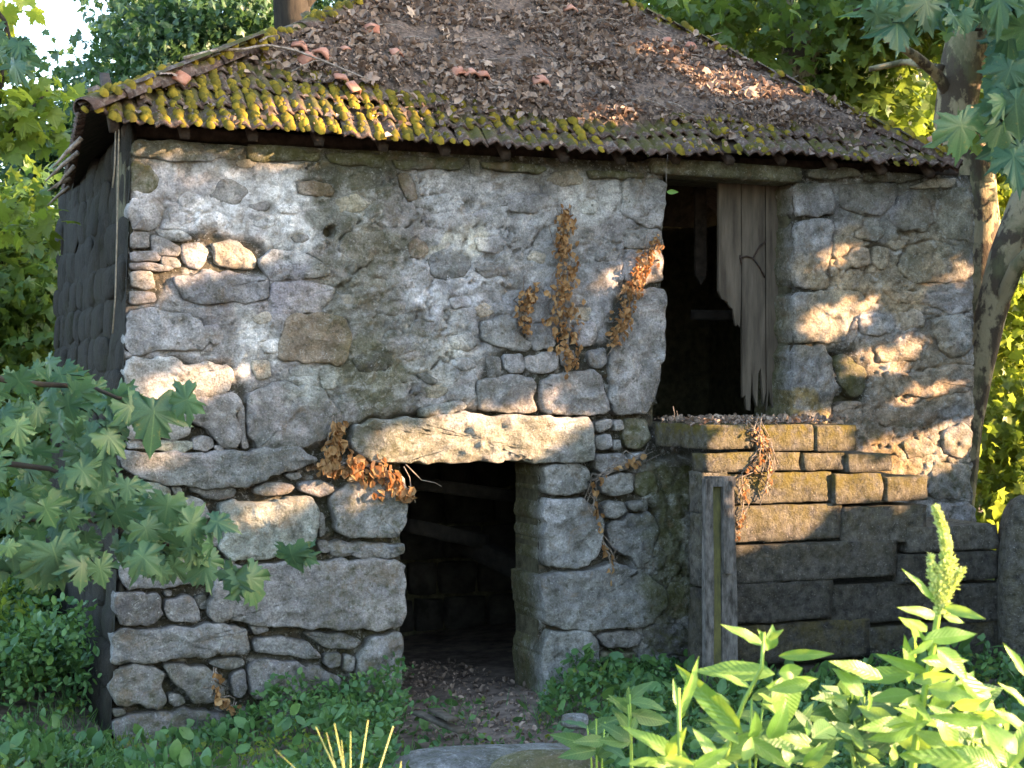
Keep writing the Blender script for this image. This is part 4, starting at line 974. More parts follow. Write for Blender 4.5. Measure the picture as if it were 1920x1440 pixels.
for pts in ([(760, 870), (775, 885), (790, 900), (815, 905), (828, 912)], [(757, 875), (768, 895), (772, 925), (768, 945)]):
    s_, z_ = onp([q[0] for q in pts], [q[1] for q in pts], .05); V, F = tube(Wn(s_, .05, z_), np.linspace(.005, .003, len(pts)), 5); obj('stem', mesh_np('stem', V, F, M_TWIG), sp)

# ------------------------------------------------------------------ ground things in front
def rockobj(name, label, cat, c, r, seed, moss, rot=0, nz=.2, base=(.24, .235, .225)):
    V, F = rock((0, 0, 0), r, seed, nz, 4); ca, sa = math.cos(rot), math.sin(rot); V = np.stack([V[:, 0] * ca - V[:, 1] * sa, V[:, 0] * sa + V[:, 1] * ca, V[:, 2]], 1) + np.asarray(c)
    o = obj(name, mesh_np(name, V, F, M_STONE, True, np.tile([*base, moss], (len(V), 1)))); tag(o, label, cat); return o
rockobj('granite_slab', 'long pale granite slab slanting out of the weeds before the low doorway', 'rock', at(920, 1415, 9.9) - np.array([0, 0, .08]), (.66, .32, .12), 5, .4, .25, .24)
rockobj('mossy_block', 'squared mossy olive stone block at the bottom edge in front of the slab', 'rock', at(1025, 1450, 9.0) - np.array([0, 0, .05]), (.34, .2, .17), 6, .75, 0, .06, (.14, .12, .07))
rockobj('small_rock', 'small pale rock half hidden in weeds right of the low doorway', 'rock', at(1080, 1352, 10.6), (.09, .08, .05), 7, .2)
for k, (x0, y0, x1, y1) in enumerate(((780, 1335, 868, 1372), (812, 1330, 850, 1350))):
    a_ = at(x0, y0, 11.2); b_ = at(x1, y1, 10.6); d = (b_ - a_) / 2; sd = np.cross(d / np.linalg.norm(d), [0, 0, 1]); V, F = boxm((a_ + b_) / 2, d, sd * .04, (0, 0, .012), 820 + k, .004, .004)
    o = obj('fallen_plank', mesh_np('fallen_plank', V, F, M_WOOD)); tag(o, ['long grey plank lying in the weeds at the low door threshold', 'short grey plank lying beside the longer one at the threshold'][k], 'plank')
# threshold litter
def inhouse(x, y, mrg=.0):
    s = (x - C0[0]) * U[0] + (y - C0[1]) * U[1]; p = (x - C0[0]) * NN[0] + (y - C0[1]) * NN[1]; st = (s > 4.3) & (p < SP + .1) & (s < 6.9)
    return ((s > -.15 - mrg) & (s < SR + mrg) & (p < .05) & (p > -HD)) | (st & (p > -.1))
N = 2600; x = RNG.uniform(-1.2, .5, N); y = RNG.uniform(10.5, 14.5, N); s = (x - C0[0]) * U[0] + (y - C0[1]) * U[1]; p = (x - C0[0]) * NN[0] + (y - C0[1]) * NN[1]
k_ = ((s > lowR[0]) & (s < lowR[1]) & (p > -2)) | ((p > .05) & (p < 1.0)); x, y = x[k_], y[k_]
leafset('fallen_leaves', T_CURL, np.stack([x, y, gz(x, y) + .015], 1), .012 + .05 * RNG.random(len(x)) ** 2.5, bases(len(x), (0, 0, .1), 1, (0, 0, 3), .7), M_LITTER, None)

def vegh(x, y):
    px = 960 + FPX * x / y
    return np.interp(px, [-200, 200, 440, 520, 760, 800, 860, 1010, 1060, 1500, 2100], [1, .45, .5, 1.0, 1.0, .4, .3, .4, .9, 1.0, 1.0])
def herbs(name, N, xr, yr, h, size, T, mat, dens=None, up=.5, parent=None, clump=None):
    x = RNG.uniform(*xr, N); y = RNG.uniform(*yr, N); m_ = ~inhouse(x, y)
    if clump: m_ &= (fbm(x * clump, y * clump, None, 41, 3) > .44)
    if dens is not None: m_ &= RNG.random(N) < dens(x, y)
    x, y = x[m_], y[m_]; n = len(x); hh = h * (1 + .5 * (((x > -2.2) & (x < -.4) & (y > 10.2)) if name == 'ground_cover' else 0)) * (.25 + 1.1 * fbm(x * 1.6, y * 1.6, None, 43, 3)) * (vegh(x, y) if dens is not None else 1) * np.sqrt(RNG.random(n))
    P = np.stack([x, y, gz(x, y) + hh], 1)
    return leafset(name, T, P, size * RNG.uniform(.5, 1.3, n), bases(n, (0, 0, up), .9, (0, 0, 1), .6), mat, parent)
def dfront(x, y):
    px = 960 + FPX * x / y; s = (x - C0[0]) * U[0] + (y - C0[1]) * U[1]; p = (x - C0[0]) * NN[0] + (y - C0[1]) * NN[1]
    d = np.where((px > 760) & (px < 1010) & (p < 1.5), .12, 1.0); d = np.where((px > 740) & (px < 1120) & (y > 8.6) & (y < 11.2), .12, d); return d
herbs('ground_cover', 70000, (-3.6, 5.2), (8.2, 13.6), .34, .055, T_OVAL, M_HERB, dfront, clump=1.4)
herbs('taller_weeds', 3800, (-3.4, 5.2), (8.4, 13.4), .42, .11, T_OVAL, M_HERB, dfront, .7, None, 1.9)
herbs('clover', 9000, (-3.4, 5.2), (8.4, 12.4), .3, .035, T_MAPS, M_LEAF_YL, dfront, .5, None, 2.6)
herbs('grass', 12000, (-3.6, 5.2), (8.2, 13.6), .1, .16, (np.array([(-.03, 0, 0), (.03, 0, 0), (.0, 1, .25)], float), np.array([(0, 1, 2)])), M_HERB, dfront, 2.2)
herbs('undergrowth', 44000, (-7.5, -3.0), (11.5, 18), .95, .07, T_OVAL, M_HERB, None, .4)
herbs('undergrowth', 9000, (-6.5, -3.7), (12.2, 15.5), 1.05, .07, T_OVAL, M_LEAF_YL, None, .4)
herbs('undergrowth', 26000, (4.2, 9), (13.2, 20), .8, .08, T_OVAL, M_LEAF_BG, None, .4)
herbs('weeds_by_the_path', 9000, (-3, 4), (4.5, 8.2), .25, .06, T_OVAL, M_HERB, None, .4)

# broad plants at the foot of the stairs (shade) with lance leaves
def lance(seed, wd=.26, droop=.35, n=9):
    t = np.linspace(0, 1, n); wv = wd * np.sin(np.pi * np.clip(t, 0, 1) ** .8) ** .9 * (1 - .25 * t); wv[0] = .01; wv[-1] = 0
    rng = np.random.default_rng(seed); wavy = .02 * np.sin(t * 14 + seed); z = -droop * t ** 2 + .15 * t
    V = []
    for i in range(n):
        for q, zz in ((-1, .055), (-.5, .02), (0, -.015), (.5, .02), (1, .055)): V.append((q * wv[i], t[i], z[i] + zz * wv[i] * 5 * .6 + (wavy[i] * abs(q))))
    F = [(i * 5 + j, i * 5 + j + 1, (i + 1) * 5 + j + 1, (i + 1) * 5 + j) for i in range(n - 1) for j in range(4)]
    return np.array(V), [np.array(F)]
LANCE = [mesh_np('leaf', *lance(k, .2 + .03 * k, .15 + .12 * k), M_WEED) for k in range(4)]
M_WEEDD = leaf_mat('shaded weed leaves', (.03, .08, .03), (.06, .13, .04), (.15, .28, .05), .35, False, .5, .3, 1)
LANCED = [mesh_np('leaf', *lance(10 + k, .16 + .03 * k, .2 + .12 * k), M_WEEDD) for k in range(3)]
def leaf_between(bx, by, tx, ty, wpx, d, dt, parent, pool, rng, roll=0.0):
    a_ = at(bx, by, d); b_ = at(tx, ty, d + dt); Y = b_ - a_; L = np.linalg.norm(Y); Y /= L
    Z = np.array([.45, -1, .35]) + rng.normal(0, .28, 3) + np.array([roll, 0, 0]); Z -= Y * (Z @ Y); Z /= np.linalg.norm(Z); X = np.cross(Y, Z)
    want = wpx / FPX * d; k = int(np.clip(round((want / L - .36) / .06), 0, len(pool) - 1)) if len(pool) > 3 else rng.integers(len(pool)); asp = want / L / (.4 + .06 * k) if len(pool) > 3 else 1
    M = Mx(a_, X * min(1.7, max(.5, asp)), Y, Z, L); return obj('leaf', pool[k], parent, M=M)
rngw = np.random.default_rng(5)
plA = thing('broadleaf_weed', (float(at(1370, 1440, 3.4)[0]), 3.4, g1(.45, 3.4)), 'sunlit weed with broad drooping leaves left of the flower spike', 'plant', 'sunlit weeds in the foreground')
def stem(parent, pts, d, r0, r1, mat=M_STEM):
    P = [at(x, y, d) for x, y in pts]; g = np.array([P[0][0], d, g1(P[0][0], d) - .02]); P = [g] + P
    V, F = tube(smoothpath(P, 3 * len(P)), np.linspace(r0, r1, 3 * len(P)), 7); return obj('stem', mesh_np('stem', V, F, mat), parent)
stem(plA, [(1350, 1445), (1383, 1346), (1407, 1283), (1446, 1226), (1432, 1186)], 3.4, .011, .004)
for a_ in ((1453, 1264, 1297, 1259, 46), (1407, 1290, 1332, 1261, 18), (1436, 1212, 1350, 1171, 26), (1443, 1218, 1452, 1176, 28), (1440, 1220, 1424, 1180, 20), (1460, 1230, 1565, 1226, 24), (1465, 1270, 1486, 1362, 72), (1460, 1262, 1512, 1256, 34), (1392, 1375, 1265, 1244, 46), (1345, 1427, 1433, 1368, 44), (1400, 1385, 1485, 1442, 35), (1420, 1300, 1470, 1335, 22), (1440, 1200, 1470, 1180, 14)):
    leaf_between(*a_, 3.4 + rngw.uniform(-.1, .1), rngw.uniform(-.03, .02), plA, LANCE, rngw)
plC = thing('broadleaf_weed', (float(at(1290, 1440, 3.2)[0]), 3.2, g1(.35, 3.2)), 'low sunlit weed at the bottom edge with narrow pale leaf tips', 'plant', 'sunlit weeds in the foreground')
stem(plC, [(1270, 1445), (1280, 1330), (1272, 1290)], 3.2, .008, .004)
for a_ in ((1295, 1430, 1163, 1361, 34), (1348, 1432, 1298, 1365, 30), (1320, 1440, 1212, 1428, 32), (1275, 1340, 1310, 1230, 12), (1275, 1350, 1290, 1265, 14), (1270, 1330, 1262, 1270, 14), (1300, 1440, 1370, 1400, 30), (1270, 1430, 1240, 1380, 22)):
    leaf_between(*a_, 3.2 + rngw.uniform(-.1, .1), rngw.uniform(-.03, .02), plC, LANCE, rngw)
plB = thing('flowering_weed', (float(at(1715, 1440, 3.3)[0]), 3.3, g1(.85, 3.3)), 'tall sunlit weed with an upright pale green flower spike', 'plant', 'sunlit weeds in the foreground')
stem(plB, [(1708, 1445), (1722, 1355), (1745, 1240), (1762, 1130), (1768, 1060)], 3.3, .014, .006)
def spike(parent, pts, d, r0, r1, n, seed):
    rng = np.random.default_rng(seed); P = smoothpath([at(x, y, d) for x, y in pts], 24); t = rng.random(n); c = np.stack([np.interp(t, np.linspace(0, 1, 24), P[:, k]) for k in range(3)], 1)
    rr = (r0 + (r1 - r0) * t) * (1 - .6 * sst(.9, 1, t)); ph = rng.random(n) * 6.283; off = np.stack([np.cos(ph), np.sin(ph), rng.normal(0, .4, n)], 1) * rr[:, None] * .8
    B = bases(n, (0, 0, 1), .1, (0, 0, 1), 1); Y = off / np.linalg.norm(off, axis=1, keepdims=True) + np.array([0, 0, .7]); Y /= np.linalg.norm(Y, axis=1, keepdims=True); Z = np.cross(Y, rng.normal(0, 1, (n, 3))); Z /= np.linalg.norm(Z, axis=1, keepdims=True)
    V, F, col = cloud(T_DIA, c + off, rng.uniform(.005, .012, n), (np.cross(Y, Z), Y, Z), rng.random(n)); V2, F2 = tube(P, np.linspace(r0, r1, 24) * .7, 7)
    col = np.vstack([col, np.full((len(V2), 3), .4)]); Vj, Fj = joinm([(V, F), (V2, F2)]); return obj('flower_spike', mesh_np('flower_spike', Vj, Fj, M_SPIKE, False, col), parent)
spike(plB, [(1765, 1150), (1775, 1080), (1774, 1020), (1764, 980), (1752, 951)], 3.3, .012, .005, 1200, 1)
spike(plB, [(1756, 1118), (1748, 1080), (1745, 1040)], 3.3, .008, .004, 240, 2)
spike(plB, [(1774, 1115), (1790, 1090), (1805, 1066)], 3.3, .008, .005, 260, 3)
spike(plB, [(1765, 1150), (1762, 1100), (1766, 1060)], 3.3, .013, .01, 400, 4)
spike(plB, [(1770, 1095), (1784, 1060), (1786, 1048)], 3.3, .01, .006, 200, 5)
for a_ in ((1753, 1130, 1690, 1066, 14), (1768, 1138, 1848, 1161, 24), (1768, 1155, 1808, 1168, 18), (1765, 1178, 1798, 1197, 24), (1705, 1282, 1695, 1190, 34), (1655, 1272, 1553, 1240, 36), (1755, 1215, 1825, 1272, 42), (1790, 1260, 1895, 1370, 62), (1745, 1335, 1797, 1272, 40), (1712, 1302, 1628, 1310, 34), (1760, 1330, 1802, 1412, 50), (1750, 1200, 1700, 1230, 18), (1750, 1230, 1720, 1180, 16), (1740, 1260, 1640, 1225, 24), (1730, 1310, 1680, 1370, 36), (1720, 1360, 1630, 1390, 40), (1740, 1290, 1830, 1310, 38)):
    leaf_between(*a_, 3.3 + rngw.uniform(-.12, .12), rngw.uniform(-.04, .02), plB, LANCE, rngw)
plD = thing('broadleaf_weed', (float(at(1930, 1440, 3.0)[0]), 3.0, g1(.95, 3.0)), 'weed in the bottom right corner with very large dark green leaves', 'plant', 'sunlit weeds in the foreground')
stem(plD, [(1900, 1500), (1890, 1430)], 3.0, .012, .006)
for a_ in ((1925, 1450, 1700, 1412, 70), (1900, 1440, 1850, 1350, 50), (1890, 1440, 1935, 1340, 40), (1880, 1450, 1790, 1400, 46), (1935, 1380, 1860, 1330, 30), (1925, 1270, 1880, 1205, 20), (1930, 1330, 1870, 1280, 26)):
    leaf_between(*a_, 3.0 + rngw.uniform(-.08, .08), rngw.uniform(-.03, .02), plD, LANCE + LANCED[:0], rngw)
lab = ['shaded narrow-leaved weed left of the sunlit weeds', 'bluish green weed tucked behind the sunlit drooping leaves', 'dark weed beneath the flower spike near the bottom edge', 'dark weed between the flower spike and the right corner', 'small shaded weed in front of the low doorway jamb', 'leafy shaded weed under the broad sunlit leaves']
for k, (x0, y0, dpt, n, spx, top) in enumerate(((1190, 1440, 4.8, 12, 60, 1310), (1400, 1440, 4.2, 18, 90, 1310), (1620, 1440, 3.9, 34, 100, 1310), (1820, 1440, 3.8, 30, 80, 1300), (1120, 1440, 5.4, 9, 40, 1350), (1500, 1450, 3.7, 26, 80, 1370))):
    g = thing('shade_weed', (float(at(x0, y0, dpt)[0]), dpt, g1(float(at(x0, y0, dpt)[0]), dpt)), lab[k], 'plant', 'shaded weeds behind the sunlit ones')
    for j in range(3):
        xt = x0 + rngw.uniform(-.6, .6) * spx; stem(g, [(x0 + (xt - x0) * .5, 1440), (xt, top + rngw.uniform(-10, 40))], dpt, .008, .003, M_STEM if k != 4 else M_STEM)
        for i in range(n // 3):
            f = rngw.random(); bx = x0 + (xt - x0) * (.5 + .5 * f); by = 1440 + (top - 1440) * f; an = rngw.uniform(-.4, math.pi + .4); L = rngw.uniform(55, 105) * 4 / dpt
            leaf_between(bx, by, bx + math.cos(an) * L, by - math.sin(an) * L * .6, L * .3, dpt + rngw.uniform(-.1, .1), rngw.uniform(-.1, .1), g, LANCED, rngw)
for pl_, d_, reg, cnt in ((plA, 3.35, (1350, 1520, 1280, 1440), 12), (plB, 3.35, (1580, 1860, 1300, 1440), 28), (plD, 3.1, (1780, 1930, 1330, 1440), 16), (plC, 3.2, (1200, 1330, 1400, 1440), 4), (plB, 3.3, (1700, 1800, 1150, 1300), 10)):
    for i in range(cnt):
        bx = rngw.uniform(reg[0], reg[1]); by = rngw.uniform(reg[2], reg[3]); an = rngw.uniform(-.3, math.pi + .3); L = rngw.uniform(50, 120)
        leaf_between(bx, by, bx + math.cos(an) * L, by - math.sin(an) * L * .55, L * rngw.uniform(.22, .4), d_ + rngw.uniform(-.2, .2), rngw.uniform(-.08, .08), pl_, LANCE, rngw)
# pale grass spikes, bottom centre
gt = thing('grass_tuft', (float(at(655, 1440, 3.0)[0]), 3.0, g1(-.3, 3.0)), 'tuft of pale sunlit grass spikes fanning up from the bottom edge', 'grass')
for (x0, x1, y1, wd) in ((652, 592, 1363, 4.5), (648, 612, 1374, 3), (655, 627, 1357, 5), (657, 657, 1372, 3.5), (668, 690, 1350, 4), (694, 737, 1362, 3.5), (610, 515, 1405, 2), (654, 640, 1388, 3), (740, 752, 1428, 4)):
    P = [np.array([at(x0, 1440, 3.0)[0] + (at(x0, 1440, 3.0)[0] - at(660, 1440, 3)[0]) * -.6, 3.0, g1(-.3, 3.0)]), at(x0, 1445, 3.0), at((x0 + x1) / 2, (1440 + y1) / 2 + 2, 3.0), at(x1, y1, 2.98)]
    r_ = wd / FPX * 3 / 2; V, F = tube(smoothpath(P, 9), [r_ * .5, r_ * .5, r_ * .6, r_ * .7, r_ * .8, r_, r_, r_ * .9, r_ * .4], 6, .3); obj('stalk', mesh_np('stalk', V, F, M_STRAW), gt)

# ------------------------------------------------------------------ trees
def crown(name, blobs, N, size, T, mat, parent, cl=.45, per=60, seed=0, ydir=(0, 0, -.7)):
    rng = np.random.default_rng(seed); Ps = []; tot = sum(b[3] * b[4] * b[5] for b in blobs)
    for (x, y, z, rx, ry, rz) in blobs:
        nb = max(40, int(N * rx * ry * rz / tot)); nc = max(3, nb // per); d = rng.normal(0, 1, (nc, 3)); d /= np.linalg.norm(d, axis=1, keepdims=True); c = d * (rng.random((nc, 1)) ** .4) * [rx, ry, rz] + [x, y, z]
        i = rng.integers(nc, size=nb); Ps.append(c[i] + rng.normal(0, 1, (nb, 3)) * [cl, cl, cl * .6])
    P = np.concatenate(Ps); P = P[P[:, 2] > .15]; n = len(P); r = np.clip(rng.random(n) * .7 + .3 * vn(P[:, 0], P[:, 1], P[:, 2], seed), 0, 1)
    V, F, c = cloud(T, P, size * rng.uniform(.6, 1.25, n), bases(n, ydir, .7, (0, 0, 1), .9, rng), r); return obj(name, mesh_np(name, V, F, mat, False, c), parent, 'stuff')
def trunk(pts, rad, parent, mat, seg=14, limbs=(), seed=0, name='trunk'):
    V, F = tube(smoothpath(pts, 14), np.interp(np.linspace(0, 1, 14), np.linspace(0, 1, len(rad)), rad), seg, .14, seed); o = obj(name, mesh_np(name, V, F, mat), parent)
    for i, (lp, lr) in enumerate(limbs):
        V, F = tube(smoothpath(lp, 10), np.linspace(lr[0], lr[1], 10), 8, .12, seed + i); obj('limb', mesh_np('limb', V, F, mat), parent)
    return o
def bl(px, py, d, rx, rz, ry=None): c = at(px, py, d); return (c[0], c[1], c[2], rx / FPX * d, (ry if ry else rx / FPX * d), rz / FPX * d)
def tree(name, label, base, pts, rad, mat, limbs, crowns, seed, group='trees around the house'):
    t = thing(name, base, label, 'tree', group); trunk(pts, rad, t, mat, 14, limbs, seed)
    for c in crowns: crown('crown', *c[:5], t, **c[5])
    return t
def gpt(px, d, dz=0): x = (px - 960) / FPX * d; return (x, d, g1(x, d) + dz)
# leaning plane tree right behind the corner
tree('plane_tree', 'mottled plane tree trunk leaning to the right just beyond the right corner of the house', gpt(1790, 14.9),
     [gpt(1790, 14.9, -.1), at(1795, 1000, 14.9), at(1820, 760, 14.9), at(1852, 610, 14.9), at(1888, 470, 14.9), at(1945, 330, 14.9), at(2040, 120, 14.9), at(2080, -120, 15)], [.15, .13, .12, .14, .15, .16, .15, .12], M_BARK,
     [([at(1850, 650, 14.9), at(1880, 560, 14.8), at(1905, 500, 14.6), at(1960, 440, 14.4)], (.1, .05))],
     [([bl(2150, -80, 15, 250, 150), bl(2110, 200, 15.5, 130, 140, .6)], 3200, .19, T_MAPS, M_LEAF_BG, dict(seed=1))], 1)
tree('plane_tree', 'upright mottled plane tree trunk rising behind the right end of the roof', gpt(1838, 16.5),
     [gpt(1790, 16.5, -.1), at(1795, 800, 16.5), at(1838, 470, 16.5), at(1828, 330, 16.5), at(1785, 240, 16.5), at(1800, 130, 16.5), at(1830, 0, 16.5), at(1850, -200, 16.5)], [.18, .17, .17, .22, .22, .22, .22, .16], M_BARK,
     [([at(1790, 200, 16.5), at(1760, 140, 16.3), at(1710, 100, 16.0), at(1640, 60, 15.6)], (.07, .03)), ([at(1765, 130, 16.4), at(1700, 115, 17), at(1630, 130, 17)], (.05, .03))],
     [([bl(1800, -60, 18.5, 260, 110, .8), bl(1950, 60, 17.5, 90, 150, .6), bl(1640, 30, 18.5, 110, 70, .6)], 4200, .18, T_MAPS, M_LEAF_BG, dict(seed=2))], 2)
tree('plane_tree', 'thick plane tree behind the right roof slope with pale upper limbs', gpt(1500, 20),
     [gpt(1500, 20, -.1), at(1500, 600, 20), at(1500, 160, 20), at(1500, 80, 20), at(1520, 0, 20), at(1540, -150, 20)], [.4, .38, .33, .3, .26, .2], M_BARK,
     [([at(1505, 90, 20), at(1550, 40, 19.6), at(1590, 0, 19.4), at(1620, -60, 19)], (.17, .1)), ([at(1500, 60, 20), at(1470, 20, 20), at(1440, -60, 20)], (.12, .07))],
     [([bl(1290, 20, 19.5, 110, 70, .7), bl(1400, 50, 21.5, 100, 80, .7), bl(1400, -60, 22, 260, 90, .8), bl(1620, 130, 20, 110, 90), bl(1560, 200, 21, 90, 60)], 6500, .19, T_MAPS, M_LEAF_BG, dict(seed=3))], 3)
tree('bright_tree', 'sunlit yellow green tree filling the gap between roof end and right edge', gpt(1780, 22),
     [gpt(1750, 22, -.1), at(1750, 500, 22), at(1740, 200, 22)], [.2, .16, .08], M_BARKD, [],
     [([bl(1700, 230, 22, 110, 110), bl(1900, 620, 21, 130, 160), bl(1930, 850, 20, 120, 130), bl(1880, 300, 23, 130, 150)], 8500, .16, T_MAPS, M_LEAF_YL, dict(seed=4, cl=.35))], 4)
tree('dark_tree', 'dark tree with a thick trunk behind the left roof slope', gpt(548, 20),
     [gpt(560, 20, -.1), at(555, 400, 20), at(552, 60, 20), at(546, 0, 20), at(528, -60, 20), at(500, -200, 20)], [.36, .33, .28, .25, .2], M_BARKD, [([at(548, 30, 20), at(590, -20, 20), at(640, -60, 20)], (.12, .08))],
     [([bl(380, 120, 21.5, 130, 90, .8), bl(430, 20, 21.5, 90, 70, .6), bl(290, 70, 22, 100, 80), bl(640, 10, 22.5, 70, 40, .6), bl(300, 220, 22, 130, 70)], 9000, .12, T_MAPS, M_LEAF_DK, dict(seed=5, cl=.35))], 5)
tree('leafy_tree', 'shaggy blue green tree left of the roof against the white sky', gpt(180, 24),
     [gpt(170, 24, -.1), at(175, 500, 24), at(190, 150, 24)], [.25, .2, .08], M_BARKD, [],
     [([bl(230, 150, 24, 90, 80), bl(150, 270, 23, 120, 90), bl(40, 360, 23, 120, 110), bl(330, 10, 25, 90, 50)], 4200, .15, T_MAPS, M_LEAF_DK, dict(seed=6, cl=.4))], 6)
tree('young_maple', 'slender tree with sunlit yellow leaves at the upper left edge', gpt(-60, 13),
     [gpt(-80, 13, -.1), at(-70, 600, 13), at(-30, 250, 13), at(0, 60, 13)], [.09, .07, .05, .02], M_BARKD, [([at(-50, 350, 13), at(20, 250, 13), at(90, 170, 13)], (.03, .012)), ([at(-40, 300, 13), at(0, 180, 13), at(12, 40, 13)], (.03, .01))],
     [([bl(70, 160, 13, 60, 30), bl(0, 110, 13, 30, 70), bl(-20, 230, 13, 90, 60), bl(-90, 60, 13, 80, 120), bl(30, 420, 12.8, 60, 40)], 520, .15, T_MAPLE, M_LEAF_YL, dict(seed=7, cl=.18, per=12))], 7)
tree('hedge_tree', 'dense green tree filling the left edge beside the dark side wall', gpt(0, 18),
     [gpt(-40, 18, -.1), at(-30, 700, 18), at(0, 400, 18)], [.2, .16, .08], M_BARKD, [],
     [([bl(20, 560, 18, 110, 150), bl(0, 800, 17.5, 120, 140), bl(60, 420, 19, 80, 80), bl(-100, 600, 18, 130, 300), bl(20, 1000, 17, 110, 130)], 12000, .15, T_MAPS, M_LEAF_BG, dict(seed=8, cl=.4))], 8)
tree('hedge_tree', 'dense dark tree behind the right end of the staircase', gpt(1950, 19),
     [gpt(1960, 19, -.1), at(1955, 900, 19), at(1950, 700, 19)], [.16, .12, .06], M_BARKD, [],
     [([bl(1960, 950, 19, 160, 180), bl(1880, 1100, 17, 80, 120), bl(2080, 800, 19, 120, 300)], 3500, .15, T_MAPS, M_LEAF_YL, dict(seed=9, cl=.4))], 9)
# far wood closing the view
rngf = np.random.default_rng(77); n = 24000; xx = rngf.uniform(-16, 16, n) + .0; yy = rngf.uniform(27, 33, n); top = 4.5 + 4.5 * sst(-6, 0, xx) + 2 * fbm(xx * .4, xx * 0, None, 4)
zz = rngf.random(n) * top + .3
leafset('far_wood', T_MAPS, np.stack([xx, yy, zz], 1), rngf.uniform(.25, .5, n), bases(n, (0, 0, -.5), .7, (0, 0, 1), .9, rngf), M_LEAF_BG, None)

# ---- near branches with large single leaves
def near_branch(name, label, limbs, polys, n, d0, d1, sizes, seed, hand=(), pool=None):
    rng = np.random.default_rng(seed); root = limbs[0][0]; t = thing(name, at(root[0], root[1], (d0 + d1) / 2), label, 'branch', 'leafy branches hanging into the view')
    for L in limbs:
        P = smoothpath([at(x, y, (d0 + d1) / 2 + .1 * math.sin(x)) for x, y in L], 12); V, F = tube(P, np.linspace(.012, .004, 12), 6); obj('twig', mesh_np('twig', V, F, M_BARKD), t)
    pts = []
    while len(pts) < n:
        pl, wt = polys[rng.integers(len(polys))]; xs = [q[0] for q in pl]; ys = [q[1] for q in pl]; x, y = rng.uniform(min(xs), max(xs)), rng.uniform(min(ys), max(ys))
        if bool(inpoly(np.array([x]), np.array([y]), pl)[0]): pts.append((x, y, rng.uniform(*sizes), rng.uniform(d0, d1), rng.normal(0, .55)))
    for h in hand: pts.append((h[0], h[1], h[2], d0 + .05, h[3] if len(h) > 3 else rng.normal(0, .4)))
    for i, (x, y, sz, d, an) in enumerate(pts):
        p = at(x, y, d); Y = np.array([math.sin(an), rng.normal(0, .35), -math.cos(an)]); Y /= np.linalg.norm(Y); Z = np.array([rng.normal(0, .4), -1, .6 + rng.normal(0, .4)]); Z -= Y * (Z @ Y); Z /= np.linalg.norm(Z)
        s = sz / FPX * d; obj('leaf', pool[i % len(pool)], t, M=Mx(p - Y * s * .5, np.cross(Y, Z), Y, Z, s))
    return t
def varleaf(k, mat):
    V, F = T_MAPLE; r = np.random.default_rng(k); V = V.copy(); V[:, 0] *= r.uniform(.8, 1.2); V += r.normal(0, .028, V.shape); V[:, 2] += r.uniform(-.35, .35) * V[:, 0] * V[:, 1] + r.uniform(-.2, .2) * V[:, 0]; V[:, 2] += -.45 * r.random() * V[:, 1] ** 2 - .6 * r.random() * V[:, 0] ** 2 + .1 * np.abs(V[:, 0]); return mesh_np('leaf', V, F, mat, True)
NEAR = [varleaf(k, M_LEAF_NEAR) for k in range(12)]
near_branch('plane_branch', 'leafy plane tree branch reaching in from the left edge over the lower wall',
    [[(-60, 700), (60, 720), (170, 725), (230, 750), (310, 760)], [(-60, 960), (60, 975), (130, 968), (220, 985), (300, 1010), (400, 1080), (470, 1085)], [(-60, 860), (100, 880), (180, 925), (260, 900)]],
    [(PL('-20,690 110,680 190,735 235,745 240,800 200,860 160,900 -20,900'), 1), (PL('-20,880 200,880 260,900 270,980 240,1040 140,1080 60,1085 -20,1080'), 1), (PL('200,930 330,960 380,1010 400,1070 300,1080 230,1030'), 1)],
    180, 4.6, 5.5, (28, 70), 21, hand=((290, 790, 100, .1), (335, 755, 70, -1.2), (250, 775, 70, .5), (215, 830, 70, .8), (110, 1060, 100, .3), (70, 1060, 80, -.2), (190, 1075, 60, .2), (430, 1095, 72, -.3), (475, 1100, 80, .5), (550, 1050, 62, .2), (575, 1045, 44, 1.1), (420, 980, 60, 1.4), (370, 985, 60, 1.2), (400, 1030, 56, .4)), pool=NEAR)
near_branch('plane_branch', 'leafy plane tree branch hanging down at the top right corner',
    [[(1980, -40), (1900, 20), (1830, 60), (1780, 40)], [(1980, 120), (1930, 180), (1890, 240), (1860, 290)], [(1960, -60), (1700, -10), (1600, 20)]],
    [(PL('1640,-20 1940,-20 1940,60 1880,70 1860,40 1720,40 1650,40'), 1), (PL('1875,60 1940,60 1940,360 1890,330 1865,260 1885,180'), 1)],
    62, 5.0, 6.0, (46, 92), 22, hand=((1683, 60, 90, 0), (1870, 20, 100, -.2), (1808, 255, 90, .3), (1905, 210, 90, 0), (1740, 20, 90, .3), (1700, 30, 80, -.5), (1650, 40, 60, .5)), pool=NEAR)
near_branch('plane_branch', 'small sprig of leaves at the very top left edge', [[(-40, -20), (10, 40), (30, 110)]], [(PL('-20,-20 50,20 60,120 30,160 -20,150'), 1)], 9, 6, 6.6, (40, 60), 23, pool=[varleaf(30 + k, M_LEAF_YL) for k in range(2)] if False else NEAR)
# tiny bright leaf in front of the upper doorway
lf = thing('stray_leaf', at(1262, 362, 11.8), 'tiny bright green leaf hanging on a thread at the top of the upper doorway', 'leaf')
obj('leaf', LANCE[1], lf, M=Mx(at(1250, 360, 11.8), np.array([0, 0, 1.]), np.array([1., 0, 0]), np.array([0, -1., 0]), .09)); V, F = tube([at(1250, 360, 11.8), at(1249, 320, 11.8), at(1252, 290, 11.9)], [.0015] * 3, 4); obj('thread', mesh_np('thread', V, F, M_TWIG), lf)

